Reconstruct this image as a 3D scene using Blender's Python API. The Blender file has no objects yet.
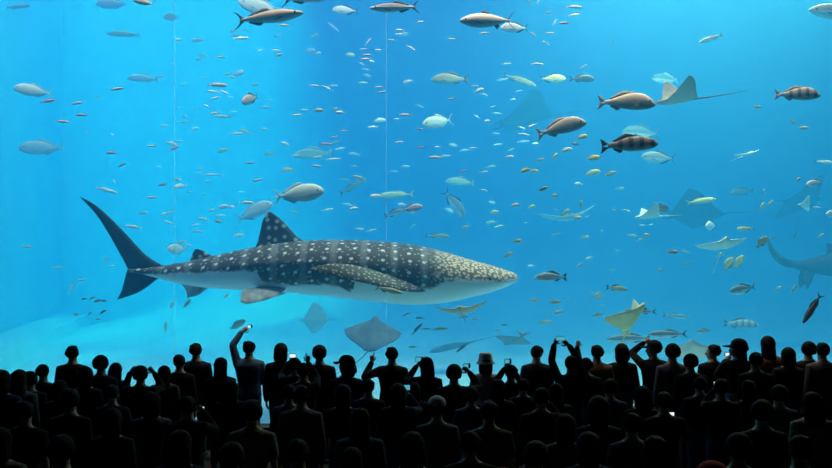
import bpy, bmesh, math, random
from mathutils import Vector, Matrix, Euler, Quaternion

SC = bpy.context.scene
COL = SC.collection
PI = math.pi
rnd = random.Random(7)

# ---------------------------------------------------------------- camera frame
F = 892.0            # focal length in pixels of an 832 px wide frame
CZ = 3.1             # camera height
HY = 250.0           # picture row of the horizon


def at(px, py, Y):
    """picture row/column at distance Y -> a point of the place"""
    return Vector(((px - 416.0) * Y / F, Y, CZ - (py - HY) * Y / F))


# ---------------------------------------------------------------- object helpers
def link(o, parent=None):
    COL.objects.link(o)
    if parent is not None:
        o.parent = parent
    return o


def tag(o, label=None, cat=None, group=None, kind=None):
    if label:
        o['label'] = label
    if cat:
        o['category'] = cat
    if group:
        o['group'] = group
    if kind:
        o['kind'] = kind
    return o


def empty(name, loc=(0, 0, 0), rot=(0, 0, 0), scale=1.0):
    o = bpy.data.objects.new(name, None)
    o.empty_display_size = 0.1
    o.location = loc
    o.rotation_euler = rot
    o.scale = (scale,) * 3
    return link(o)


def mesh_obj(name, bm, mats, parent=None, smooth=True):
    me = bpy.data.meshes.new(name)
    bmesh.ops.recalc_face_normals(bm, faces=bm.faces[:])
    bm.to_mesh(me)
    bm.free()
    if smooth:
        me.polygons.foreach_set('use_smooth', [True] * len(me.polygons))
    for m in (mats if isinstance(mats, (list, tuple)) else [mats]):
        me.materials.append(m)
    return link(bpy.data.objects.new(name, me), parent)


def struct(name, bm, mat, smooth=False):
    o = mesh_obj(name, bm, mat, None, smooth)
    o['kind'] = 'structure'
    return o


def add_box(bm, lo, hi):
    r = bmesh.ops.create_cube(bm, size=1.0)
    for v in r['verts']:
        v.co = Vector([lo[i] + (v.co[i] + .5) * (hi[i] - lo[i]) for i in range(3)])
    return r['verts']


def box_bm(lo, hi):
    bm = bmesh.new()
    add_box(bm, lo, hi)
    return bm


def interp(tab, x):
    """monotone cubic through a table of (x, value)"""
    n = len(tab)
    if x <= tab[0][0]:
        return tab[0][1]
    if x >= tab[-1][0]:
        return tab[-1][1]
    for i in range(n - 1):
        if x <= tab[i + 1][0]:
            break
    x0, y0 = tab[i]
    x1, y1 = tab[i + 1]
    h = x1 - x0
    d = (y1 - y0) / h

    def slope(k):
        if k == 0:
            return (tab[1][1] - tab[0][1]) / (tab[1][0] - tab[0][0])
        if k == n - 1:
            return (tab[-1][1] - tab[-2][1]) / (tab[-1][0] - tab[-2][0])
        a = (tab[k][1] - tab[k - 1][1]) / (tab[k][0] - tab[k - 1][0])
        b = (tab[k + 1][1] - tab[k][1]) / (tab[k + 1][0] - tab[k][0])
        if a * b <= 0:
            return 0.0
        return 2 * a * b / (a + b)
    m0, m1 = slope(i), slope(i + 1)
    if d == 0:
        return y0
    t = (x - x0) / h
    return ((2 * t ** 3 - 3 * t ** 2 + 1) * y0 + (t ** 3 - 2 * t ** 2 + t) * h * m0
            + (-2 * t ** 3 + 3 * t ** 2) * y1 + (t ** 3 - t ** 2) * h * m1)


def poly_at(pts, t):
    """point at fraction t along a polyline (by index, smoothed)"""
    n = len(pts) - 1
    f = min(max(t, 0), 1) * n
    i = min(int(f), n - 1)
    u = f - i
    p0 = pts[max(i - 1, 0)]
    p1, p2 = pts[i], pts[i + 1]
    p3 = pts[min(i + 2, n)]
    return 0.5 * ((2 * p1) + (p2 - p0) * u + (2 * p0 - 5 * p1 + 4 * p2 - p3) * u * u
                  + (3 * p1 - p0 - 3 * p2 + p3) * u ** 3)


def loft(bm, rings, cap=True, closed=True):
    """quads through a list of rings (lists of Vectors of the same length)"""
    vs = [[bm.verts.new(p) for p in r] for r in rings]
    n = len(rings[0])
    for a, b in zip(vs[:-1], vs[1:]):
        for i in range(n if closed else n - 1):
            j = (i + 1) % n
            bm.faces.new((a[i], a[j], b[j], b[i]))
    if cap:
        bm.faces.new(vs[0][::-1])
        bm.faces.new(vs[-1])
    return vs


def frame_of(d):
    d = d.normalized()
    a = Vector((0, 0, 1)) if abs(d.z) < .9 else Vector((0, 1, 0))
    x = d.cross(a).normalized()
    return x, x.cross(d).normalized()


def tube(bm, pts, radii, n=8, flat=1.0, up=None):
    """closed tapering tube along points, rounded at both ends"""
    pts = [Vector(p) for p in pts]
    if not isinstance(radii, (list, tuple)):
        radii = [radii] * len(pts)
    rings = []
    last = None
    for i, p in enumerate(pts):
        d = (pts[min(i + 1, len(pts) - 1)] - pts[max(i - 1, 0)]).normalized()
        if last is None:
            if up is not None:
                x = Vector(up).cross(d)
                x = x.normalized() if x.length > 1e-4 else frame_of(d)[0]
            else:
                x = frame_of(d)[0]
        else:
            x = (last - d * last.dot(d)).normalized()
        last = x
        y = d.cross(x)
        r = radii[i]

        def ring(c, k):
            return [c + (x * math.cos(a) * r + y * math.sin(a) * r * flat) * k
                    for a in (2 * PI * j / n for j in range(n))]
        if i == 0:
            rings.append(ring(p - d * r * .9, .25))
            rings.append(ring(p - d * r * .6, .75))
        rings.append(ring(p, 1))
        if i == len(pts) - 1:
            rings.append(ring(p + d * r * .6, .75))
            rings.append(ring(p + d * r * .9, .25))
    loft(bm, rings)


def ellipsoid(bm, c, r, seg=16, rings=10, rot=None):
    res = bmesh.ops.create_uvsphere(bm, u_segments=seg, v_segments=rings, radius=1)
    m = Matrix.Translation(Vector(c)) @ (rot.to_matrix().to_4x4() if rot else Matrix()) @ Matrix.Diagonal((*r, 1))
    bmesh.ops.transform(bm, matrix=m, verts=res['verts'])
    return res['verts']


def fin(bm, lead, trail, thick=.02, n=10, m=6, normal=None):
    """a fin: sections between a leading and a trailing edge, root to tip, with a lens-shaped profile"""
    lead = [Vector(p) for p in lead]
    trail = [Vector(p) for p in trail]
    if normal is None:
        normal = (lead[-1] - lead[0]).cross(trail[0] - lead[0])
    normal = Vector(normal).normalized()
    rings = []
    for i in range(n + 1):
        t = i / n
        a, b = poly_at(lead, t), poly_at(trail, t)
        th = thick * (1 - .85 * t)
        up, dn = [], []
        for k in range(m + 1):
            s = k / m
            off = th * (2.2 * math.sqrt(max(s, 0)) * (1 - s) * .6 + .02)
            p = a.lerp(b, s)
            up.append(p + normal * off)
            dn.append(p - normal * off)
        rings.append(up + dn[::-1])
    loft(bm, rings)


# ---------------------------------------------------------------- materials
def mat(name, col=(.5, .5, .5), rough=.6, spec=.3, metal=0.0):
    m = bpy.data.materials.new(name)
    m.use_nodes = True
    b = m.node_tree.nodes['Principled BSDF']
    b.inputs['Base Color'].default_value = (*col, 1)
    b.inputs['Roughness'].default_value = rough
    b.inputs['Specular IOR Level'].default_value = spec
    b.inputs['Metallic'].default_value = metal
    return m


class NT:
    def __init__(s, m):
        s.t = m.node_tree
        s.n, s.l = s.t.nodes, s.t.links
        s.b = s.n.get('Principled BSDF')

    def new(s, kind, **kw):
        x = s.n.new(kind)
        for k, v in kw.items():
            setattr(x, k, v)
        return x

    def put(s, sock, v):
        if hasattr(v, 'is_output') or isinstance(v, bpy.types.NodeSocket):
            s.l.new(v, sock)
        else:
            sock.default_value = v

    def math(s, op, a, b=0.0, c=None, clamp=False):
        x = s.new('ShaderNodeMath', operation=op, use_clamp=clamp)
        s.put(x.inputs[0], a)
        s.put(x.inputs[1], b)
        if c is not None:
            s.put(x.inputs[2], c)
        return x.outputs[0]

    def mix(s, f, a, b):
        x = s.new('ShaderNodeMix', data_type='RGBA')
        s.put(x.inputs[0], f)
        for i, v in ((6, a), (7, b)):
            s.put(x.inputs[i], v if not isinstance(v, tuple) else (*v[:3], 1))
        return x.outputs[2]

    def step(s, v, lo, hi):
        x = s.new('ShaderNodeMapRange', interpolation_type='SMOOTHSTEP')
        s.put(x.inputs[0], v)
        x.inputs[1].default_value, x.inputs[2].default_value = lo, hi
        return x.outputs[0]

    def noise(s, vec, scale, detail=3.0):
        x = s.new('ShaderNodeTexNoise')
        x.inputs['Scale'].default_value = scale
        x.inputs['Detail'].default_value = detail
        if vec is not None:
            s.l.new(vec, x.inputs['Vector'])
        return x.outputs['Fac']

    def obj(s):
        return s.new('ShaderNodeTexCoord').outputs['Object']

    def xyz(s, vec):
        x = s.new('ShaderNodeSeparateXYZ')
        s.l.new(vec, x.inputs[0])
        return x.outputs

    def color(s, v):
        s.put(s.b.inputs['Base Color'], v)

    def bump(s, h, strength=.3, dist=.02):
        x = s.new('ShaderNodeBump')
        x.inputs['Strength'].default_value = strength
        x.inputs['Distance'].default_value = dist
        s.l.new(h, x.inputs['Height'])
        s.l.new(x.outputs[0], s.b.inputs['Normal'])


def mottled(name, a, b, scale=6.0, rough=.7, spec=.2, bump=0.0):
    m = mat(name, a, rough, spec)
    t = NT(m)
    f = t.step(t.noise(t.obj(), scale), .35, .65)
    t.color(t.mix(f, a, b))
    if bump:
        t.bump(f, bump)
    return m
# ================================================================ the setting
GY0, GY1 = 13.95, 14.25          # acrylic panel front and back
TOP = 13.8                       # water surface
BACK = 38.0
FLOOR = -0.25                    # tank floor

# camera
cam = bpy.data.cameras.new('camera')
cam.sensor_width = 36.0
cam.lens = 36.0 * F / 832.0
cam.shift_y = (HY - 234.0) / 832.0
cam.clip_end = 300
co = bpy.data.objects.new('camera', cam)
co.location = (0, 0, CZ)
co.rotation_euler = (PI / 2, 0, 0)
link(co)
SC.camera = co

w = bpy.data.worlds.new('world')
SC.world = w
w.use_nodes = True
w.node_tree.nodes['Background'].inputs[0].default_value = (0, 0, 0, 1)
w.node_tree.nodes['Background'].inputs[1].default_value = 0

SC.view_settings.view_transform = 'Standard'
SC.view_settings.look = 'None'
SC.view_settings.gamma = 1.0
SC.view_settings.use_curve_mapping = False
SC.view_settings.exposure = -1.2
SC.cycles.volume_bounces = 3
SC.cycles.max_bounces = 8
SC.cycles.transparent_max_bounces = 24
SC.cycles.use_denoising = True

M = {}
M['dark_paint'] = mottled('dark_paint', (.022, .022, .025), (.016, .016, .018), 2.0, .9)
M['carpet'] = mottled('carpet', (.02, .02, .024), (.014, .014, .017), 30.0, .95, bump=.2)
M['sill'] = mottled('sill', (.03, .03, .032), (.022, .022, .025), 4.0, .7)
M['tank_paint'] = mottled('tank_paint', (.34, .62, .72), (.28, .55, .66), .35, .9)
M['tank_ledge'] = mottled('tank_ledge', (.62, .76, .78), (.52, .66, .68), .8, .9)
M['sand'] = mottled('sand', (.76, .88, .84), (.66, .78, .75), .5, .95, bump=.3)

struct('floor', box_bm((-13, -4, -.3), (13, GY0, 0)), M['carpet'])
struct('wall_left', box_bm((-13.3, -4, -.3), (-13, GY0, 10)), M['dark_paint'])
struct('wall_right', box_bm((13, -4, -.3), (13.3, GY0, 10)), M['dark_paint'])
struct('wall_back', box_bm((-13.3, -4.3, -.3), (13.3, -4, 10)), M['dark_paint'])
struct('ceiling', box_bm((-13.3, -4.3, 9.0), (13.3, GY0, 9.3)), M['dark_paint'])
bm = bmesh.new()
add_box(bm, (-19, GY0, 8.8), (22, GY1, TOP + .4))
add_box(bm, (-19, GY0, -.6), (22, GY1, .33))
add_box(bm, (-19, GY0, .33), (-12.6, GY1, 8.8))
add_box(bm, (12.6, GY0, .33), (22, GY1, 8.8))
struct('wall_front', bm, M['dark_paint'])
struct('trim_1', box_bm((-12.6, GY0 - .14, 0), (12.6, GY0, .35)), M['sill'])

# the acrylic panel
m = bpy.data.materials.new('acrylic')
m.use_nodes = True
t = NT(m)
t.n.remove(t.b)
tr = t.new('ShaderNodeBsdfTransparent')
tr.inputs[0].default_value = (.985, .995, 1, 1)
gl = t.new('ShaderNodeBsdfGlossy')
gl.inputs['Roughness'].default_value = .02
mx = t.new('ShaderNodeMixShader')
mx.inputs[0].default_value = .02
t.l.new(tr.outputs[0], mx.inputs[1])
t.l.new(gl.outputs[0], mx.inputs[2])
t.l.new(mx.outputs[0], t.n['Material Output'].inputs[0])
M['acrylic'] = m
struct('window_1', box_bm((-12.6, GY0 + .01, .33), (12.6, GY1 - .01, 8.8)), m)
# bonded joints between the acrylic panels
m = bpy.data.materials.new('acrylic_joint')
m.use_nodes = True
t = NT(m)
tr = t.new('ShaderNodeBsdfTransparent')
mx = t.new('ShaderNodeMixShader')
mx.inputs[0].default_value = .10
t.n.remove(t.b)
tl = t.new('ShaderNodeBsdfTranslucent')
tl.inputs[0].default_value = (.9, .95, 1, 1)
t.l.new(tr.outputs[0], mx.inputs[1])
t.l.new(tl.outputs[0], mx.inputs[2])
t.l.new(mx.outputs[0], t.n['Material Output'].inputs[0])
for i, px in enumerate((176.5, 386.5)):
    x = (px - 416) * 14.1 / F
    struct('trim_%d' % (i + 2), box_bm((x - .005, GY0 + .04, .33), (x + .005, GY0 + .06, 8.8)), m)

# tank shell
def quad_wall(name, a, b, th, mt, z0=FLOOR - .3, z1=TOP + .4):
    """a straight wall of thickness th from a to b (plan points)"""
    a, b = Vector((*a, 0)), Vector((*b, 0))
    nrm = Vector((-(b - a).y, (b - a).x, 0)).normalized() * th
    bm = bmesh.new()
    loft(bm, [[p + Vector((0, 0, z)) for p in (a, b, b + nrm, a + nrm)] for z in (z0, z1)])
    return struct(name, bm, mt)

L0, L1 = (-10.25, GY1), (-15.1, BACK)
quad_wall('wall_tank_left', L0, L1, 1.0, M['tank_paint'])
quad_wall('wall_tank_right', (20.5, BACK), (14.5, GY1), 1.0, M['tank_paint'])
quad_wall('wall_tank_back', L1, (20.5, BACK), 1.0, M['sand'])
# ledge along the foot of the left wall
bm = bmesh.new()
rings = []
for y, dz in ((GY1, .0), (20, .0), (28, 0), (35, 0), (BACK, 0)):
    k = (y - GY1) / (BACK - GY1)
    x = L0[0] + (L1[0] - L0[0]) * k
    rings.append([Vector((x - .02, y, FLOOR)), Vector((x + 1.30, y, FLOOR)), Vector((x + 1.15, y, FLOOR + .62)), Vector((x - .02, y, FLOOR + .72))])
loft(bm, rings)
struct('trim_4', bm, M['tank_ledge'])

# sandy floor with soft undulation
bm = bmesh.new()
nx, ny = 90, 110
g = []
for j in range(ny + 1):
    y = GY1 + (BACK - GY1) * j / ny
    row = []
    for i in range(nx + 1):
        x = -17 + 37.5 * i / nx
        z = FLOOR + .10 * math.sin(x * .9 + y * .35) * math.sin(y * .55 + 1) + .05 * math.sin(x * 2.3 - y * 1.2)
        u = min(max((x + 14.0) / 11.0, 0), 1)
        z += .25 + 5.8 * u * u * (3 - 2 * u) * (1 - math.sqrt(max(0, 1 - max(0, (y - 16) / (BACK - 16)) ** 5)))
        row.append(bm.verts.new((x, y, z - .1)))
    g.append(row)
for j in range(ny):
    for i in range(nx):
        bm.faces.new((g[j][i], g[j][i + 1], g[j + 1][i + 1], g[j + 1][i]))
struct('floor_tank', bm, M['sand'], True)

# the water itself
m = bpy.data.materials.new('sea_water')
m.use_nodes = True
t = NT(m)
t.n.remove(t.b)
vs = t.new('ShaderNodeVolumeScatter')
vs.inputs['Color'].default_value = (.06, .50, 1.0, 1)
vs.inputs['Density'].default_value = .066
va = t.new('ShaderNodeVolumeAbsorption')
va.inputs['Color'].default_value = (0.0, .68, .93, 1)
va.inputs['Density'].default_value = .13
ad = t.new('ShaderNodeAddShader')
t.l.new(vs.outputs[0], ad.inputs[0])
t.l.new(va.outputs[0], ad.inputs[1])
t.l.new(ad.outputs[0], t.n['Material Output'].inputs['Volume'])
struct('water', box_bm((-18.5, GY1 + .001, FLOOR - .6), (22.5, BACK + .9, TOP)), m)


# daylight and lamps over the tank, plus an added glow lamp under water
def area(name, x, y, sx, sy, power, col, spread=180, z=TOP + .15, rot=(0, 0, 0)):
    l = bpy.data.lights.new(name, 'AREA')
    l.shape = 'RECTANGLE'
    l.size, l.size_y = sx, sy
    l.energy = power
    l.color = col
    l.spread = math.radians(spread)
    o = bpy.data.objects.new(name, l)
    o.location = (x, y, z)
    o.rotation_euler = rot
    return link(o)

WARM = (1.0, .54, .68)
area('skylight_main', -2, 27, 32, 21, 5400, WARM)
area('skylight_left', -11, 26, 6, 18, 2600, (1, .58, .68), 110)
area('added_glow', 6.3, 19.5, 7.5, 1.5, 3600, (1.0, .80, .40), z=9.7)  # added lamp hung below the water surface, out of view, for the upper-right glow
area('skylight_beach', -8.5, 30, 9, 12, 9500, (.20, .90, .42), 36)
area('front_lamps', 0, 15.0, 18, 1.2, 9500, (1, .50, .36), 140)
sl = bpy.data.lights.new('sun', 'SUN')
sl.energy = 4.2
sl.color = (1.0, .7, .66)
sl.angle = math.radians(3)
so = bpy.data.objects.new('sun', sl)
so.rotation_euler = (math.radians(-4), math.radians(3), 0)
so.location = (0, 25, 20)
link(so)
# ================================================================ whale sharks
SY = 17.0
SK = SY / F                       # metres per picture pixel at the shark
SO = (300.0, 268.0)


def sl_(px, py, y=0.0):
    return Vector(((px - SO[0]) * SK, y, (SO[1] - py) * SK))


S_TOP = [(128, 269), (135, 268.8), (145, 268), (155, 267), (170, 264.5), (190, 261), (215, 255.5), (240, 250), (270, 244.5), (300, 241), (330, 239.5), (360, 240.3), (390, 242), (410, 244.5), (430, 248), (450, 253.5), (470, 259.5), (490, 264.8), (505, 269.5), (512, 271.8), (516.5, 274.4)]
S_BOT = [(128, 272), (135, 273), (145, 275), (155, 277.5), (170, 281.5), (190, 285.5), (215, 288.5), (240, 290), (270, 291.5), (300, 293.5), (330, 296.5), (360, 300), (390, 303), (410, 304.5), (430, 304), (450, 301.5), (470, 297), (490, 292), (505, 286.5), (512, 283.4), (516.5, 281)]
S_WID = [(128, .03), (145, .09), (155, .13), (170, .2), (190, .29), (215, .4), (240, .5), (270, .6), (300, .68), (330, .74), (360, .78), (390, .8), (430, .8), (450, .78), (470, .74), (490, .66), (505, .55), (512, .46), (516.5, .32)]
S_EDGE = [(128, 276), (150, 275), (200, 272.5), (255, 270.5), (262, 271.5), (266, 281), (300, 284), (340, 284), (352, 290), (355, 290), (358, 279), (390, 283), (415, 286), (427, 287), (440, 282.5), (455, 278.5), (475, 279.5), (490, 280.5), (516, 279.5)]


def whale_body(nst=230, n=72):
    bm = bmesh.new()
    uv = bm.loops.layers.uv.new('skin')
    dk = bm.verts.layers.float.new('dark')
    hd = bm.verts.layers.float.new('head')
    rings, info = [], []
    for i in range(nst + 1):
        px = 128 + (516 - 128) * i / nst
        t, b, wd = interp(S_TOP, px), interp(S_BOT, px), interp(S_WID, px)
        zt, zb = (SO[1] - t) * SK, (SO[1] - b) * SK
        k = min(max((px - 420) / 80, 0), 1)          # the head is broad and flat
        zc = zb + (zt - zb) * (.52 - .12 * k)
        pw = .85 - .2 * k
        ring = []
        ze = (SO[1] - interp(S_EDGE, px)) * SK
        # longitudinal ridges along the flank
        for j in range(n):
            a = 2 * PI * j / n
            c, s = math.cos(a), math.sin(a)
            y = -wd * math.copysign(abs(c) ** pw, c)
            z = zc + (zt - zc if s > 0 else zc - zb) * math.copysign(abs(s) ** .95, s)
            rid = 0
            if s > .05 and 200 < px < 420:
                rid = .018 * max(0, math.sin(a * 9)) ** 4 * min(1, (px - 200) / 60, (420 - px) / 40)
            f = 1 + rid / max(wd, .1)
            ring.append(Vector(((px - SO[0]) * SK, y * f, z)))
        rings.append(ring)
        info.append((px, ze))
    vs = loft(bm, rings)
    arc = {}
    for (px, ze), ring in zip(info, vs):
        for j, v in enumerate(ring):
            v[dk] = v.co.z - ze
            v[hd] = (px - 424) / 30.0
        # distance round the skin from the back, per side
        top = n // 4
        for sgn in (1, -1):
            d = 0
            prev = ring[top]
            arc[prev] = 0
            for q in range(1, n // 2 + 1):
                v = ring[(top + sgn * q) % n]
                d += (v.co - prev.co).length
                arc[v] = min(arc.get(v, 9), d)
                prev = v
    for f in bm.faces:
        for l in f.loops:
            l[uv].uv = (l.vert.co.x, arc[l.vert])
    return bm


def skin_material(name, dark, fade=1.0):
    m = mat(name, dark, .55, .25)
    t = NT(m)
    uvn = t.new('ShaderNodeUVMap', uv_map='skin').outputs[0]
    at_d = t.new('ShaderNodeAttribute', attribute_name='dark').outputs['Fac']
    at_h = t.new('ShaderNodeAttribute', attribute_name='head').outputs['Fac']

    def spots(scale, rnd_, lo, hi):
        v = t.new('ShaderNodeTexVoronoi', voronoi_dimensions='2D', feature='F1')
        v.inputs['Scale'].default_value = scale
        v.inputs['Randomness'].default_value = rnd_
        mp = t.new('ShaderNodeMapping')
        mp.inputs['Scale'].default_value = (1, 1.25, 1)
        t.l.new(uvn, mp.inputs['Vector'])
        t.l.new(mp.outputs[0], v.inputs['Vector'])
        return t.step(v.outputs['Distance'], hi, lo)
    big = spots(3.9, .30, .105, .175)
    mid = t.math('MULTIPLY', spots(7.4, .8, .10, .20), .42)
    small = spots(13.0, .75, .25, .46)
    headf = t.step(at_h, 0.0, 1.0)
    xyz = t.xyz(uvn)
    bars = t.math('MULTIPLY', t.step(t.math('SINE', t.math('MULTIPLY', xyz[0], 11.3)), .55, 1.0), .16)
    body_s = t.math('MAXIMUM', t.math('MAXIMUM', big, mid), bars)
    sp = t.new('ShaderNodeMix', data_type='FLOAT')
    t.l.new(headf, sp.inputs[0])
    t.l.new(body_s, sp.inputs[2])
    t.l.new(t.math('MULTIPLY', small, .95), sp.inputs[3])
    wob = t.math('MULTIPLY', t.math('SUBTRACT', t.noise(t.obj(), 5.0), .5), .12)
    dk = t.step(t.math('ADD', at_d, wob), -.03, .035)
    base = t.mix(headf, dark, (.21, .155, .12))
    spotc = t.mix(headf, (.78, .80, .80), (.88, .68, .54))
    upper = t.mix(sp.outputs[0], base, spotc)
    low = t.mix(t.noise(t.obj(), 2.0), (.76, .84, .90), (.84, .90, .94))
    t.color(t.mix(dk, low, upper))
    return m


def fin_material(name, dark, sc=5.0):
    m = mat(name, dark, .55, .25)
    t = NT(m)
    v = t.new('ShaderNodeTexVoronoi', voronoi_dimensions='2D', feature='F1')
    v.inputs['Scale'].default_value = sc
    v.inputs['Randomness'].default_value = .75
    x, y, z = t.xyz(t.obj())
    cb = t.new('ShaderNodeCombineXYZ')
    t.l.new(x, cb.inputs[0])
    t.l.new(t.math('ADD', z, t.math('MULTIPLY', y, .7)), cb.inputs[1])
    t.l.new(cb.outputs[0], v.inputs['Vector'])
    s = t.math('MULTIPLY', t.step(v.outputs['Distance'], .30, .18), .6)
    t.color(t.mix(s, dark, (.6, .62, .62)))
    return m


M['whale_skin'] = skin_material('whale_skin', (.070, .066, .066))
M['whale_fin'] = fin_material('whale_fin', (.030, .034, .048), 6.0)
M['whale_tail'] = mottled('whale_tail', (.012, .016, .032), (.017, .022, .04), 4.0, .6)
M['whale_pectoral'] = fin_material('whale_pectoral', (.10, .095, .09), 11.0)
M['whale_under'] = mottled('whale_under', (.55, .58, .58), (.22, .24, .26), 3.0, .6)
M['fish_eye'] = mat('fish_eye', (.01, .01, .012), .2, .5)
M['gill_dark'] = mat('gill_dark', (.012, .013, .016), .8, .1)


def make_whale(name, label, group=None, loc=(0, 0, 0), rot=(0, 0, 0), scale=1.0):
    r = tag(empty(name, loc, rot, scale), label, 'whale shark', group)
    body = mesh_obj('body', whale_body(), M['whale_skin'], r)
    # tail
    bm = bmesh.new()
    fin(bm, [sl_(163, 266), sl_(146, 255), sl_(128, 236), sl_(110, 217.5), sl_(95, 204.5), sl_(80, 196.5)],
        [sl_(132, 277), sl_(128, 269), sl_(119, 252), sl_(107, 231), sl_(95, 213), sl_(80.5, 197.5)], .07, 20, 6, (0, 1, 0))
    fin(bm, [sl_(164, 275), sl_(156, 280), sl_(147, 287), sl_(136, 293.5), sl_(118, 299.5)],
        [sl_(128, 268), sl_(125.5, 276), sl_(123.5, 284), sl_(121, 292), sl_(117.5, 299)], .07, 14, 6, (0, 1, 0))
    mesh_obj('caudal_fin', bm, M['whale_tail'], r)
    bm = bmesh.new()
    fin(bm, [sl_(312, 244), sl_(300, 239), sl_(290, 229), sl_(280, 218.5), sl_(271, 212)],
        [sl_(251, 251), sl_(256, 246), sl_(260, 233), sl_(262.5, 221), sl_(267.5, 212.2)], .09, 14, 6, (0, 1, 0))
    mesh_obj('dorsal_fin', bm, M['whale_fin'], r)
    bm = bmesh.new()
    fin(bm, [sl_(220, 258), sl_(211, 255.5), sl_(204, 251), sl_(197, 248.8)],
        [sl_(188, 264), sl_(190, 261), sl_(192.5, 254), sl_(195, 249.2)], .05, 10, 6, (0, 1, 0))
    mesh_obj('second_dorsal_fin', bm, M['whale_fin'], r)
    bm = bmesh.new()
    fin(bm, [sl_(210, 285), sl_(205, 290), sl_(198, 295), sl_(188, 298)],
        [sl_(179, 280), sl_(182, 285), sl_(186, 291), sl_(187, 297.5)], .04, 10, 6, (0, 1, 0))
    mesh_obj('anal_fin', bm, M['whale_under'], r)
    for sd in (-1, 1):
        bm = bmesh.new()
        fin(bm, [sl_(290, 287, .38 * sd), sl_(284, 293, .62 * sd), sl_(272, 298, .82 * sd), sl_(256, 301, .95 * sd)],
            [sl_(262, 286, .38 * sd), sl_(254, 287.5, .6 * sd), sl_(250, 289.5, .8 * sd), sl_(250, 299, .95 * sd)], .04, 10, 6)
        mesh_obj('pelvic_fin', bm, M['whale_under'], r)
    # long pectoral fins swept back, the near one held level and towards the glass
    for sd in (-1, 1):
        bm = bmesh.new()
        if sd < 0:
            lead = [sl_(432, 288.5, -.62), sl_(415, 290, -.86), sl_(392, 286, -1.12), (sl_(365, 279.5, -1.36)), sl_(340, 273, -1.55), sl_(322, 268.5, -1.66)]
            trail = [sl_(396, 276, -.66), sl_(386, 272.5, -.84), sl_(372, 267.5, -1.04), sl_(356, 263.5, -1.28), sl_(338, 262.5, -1.5), sl_(321, 266.5, -1.66)]
            fin(bm, lead, trail, .10, 20, 8)
        else:
            lead = [sl_(432, 286, .6), sl_(415, 292, .95), sl_(392, 298, 1.3), sl_(365, 302, 1.6), sl_(345, 303, 1.8)]
            trail = [sl_(388, 285, .6), sl_(380, 289, .9), sl_(368, 294, 1.2), sl_(354, 299, 1.5), sl_(342, 302, 1.8)]
            fin(bm, lead, trail, .08, 16, 6)
        p = mesh_obj('pectoral_fin', bm, M['whale_pectoral'], r)
    # eyes and mouth line, gill slits
    for sd in (-1, 1):
        bm = bmesh.new()
        ellipsoid(bm, sl_(487, 277.5, .655 * sd), (.035, .025, .035), 12, 8)
        mesh_obj('eye', bm, M['fish_eye'], r)
    bm = bmesh.new()
    pts = []
    for k in range(25):
        a = -PI / 2 + PI * k / 24
        pts.append(sl_(489 + 25 * math.cos(a), 279.3, .60 * math.sin(a)))
    tube(bm, pts, .03, 8)
    mesh_obj('mouth', bm, M['gill_dark'], r)
    for sd in (-1, 1):
        for k in range(5):
            px = 418 - k * 4.5
            wd = interp(S_WID, px)
            bm = bmesh.new()
            tube(bm, [sl_(px - 1, 262, wd * .915 * sd), sl_(px, 268, wd * .975 * sd), sl_(px + 1, 274, wd * .985 * sd)], [.012, .017, .012], 6)
            mesh_obj('gill_slit', bm, M['gill_dark'], r)
    return r


make_whale('whale_shark', 'huge whale shark with rows of white spots gliding broadside across the whole tank', None,
           at(SO[0], SO[1], SY))
# ================================================================ fish
def fish_material(name, back, belly, edge=(-.02, .05), bars=None, stripe=None, blotch=None, rough=.45, spec=.35, belly_x=None):
    m = mat(name, belly, rough, spec)
    t = NT(m)
    o = t.obj()
    x, y, z = t.xyz(o)
    n = t.noise(o, 14.0)
    zz = t.math('ADD', z, t.math('MULTIPLY', t.math('SUBTRACT', n, .5), .05))
    f = t.step(zz, *edge)
    c = t.mix(f, belly, back)
    if blotch:
        c = t.mix(t.math('MULTIPLY', t.step(t.noise(o, 22.0, 2), .52, .62), .8), c, blotch)
    if bars:
        freq, phase, col, lo = bars
        s = t.step(t.math('SINE', t.math('MULTIPLY_ADD', x, freq, phase)), lo, lo + .35)
        s = t.math('MULTIPLY', s, t.math('MULTIPLY', t.step(x, -.3, -.18), t.step(zz, edge[0] - .06, edge[0] + .02)))
        c = t.mix(t.math('MULTIPLY', s, .8), c, col)
    if stripe:
        z0, hw, col = stripe
        d = t.math('ABSOLUTE', t.math('SUBTRACT', z, z0))
        c = t.mix(t.step(d, hw, hw * .5), c, col)
    # fine scale pattern
    v = t.new('ShaderNodeTexVoronoi')
    v.inputs['Scale'].default_value = 42
    t.l.new(o, v.inputs['Vector'])
    c = t.mix(t.math('MULTIPLY', t.step(v.outputs['Distance'], .2, .6), .18), c, tuple(.5 * q for q in back))
    t.color(c)
    return m


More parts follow.
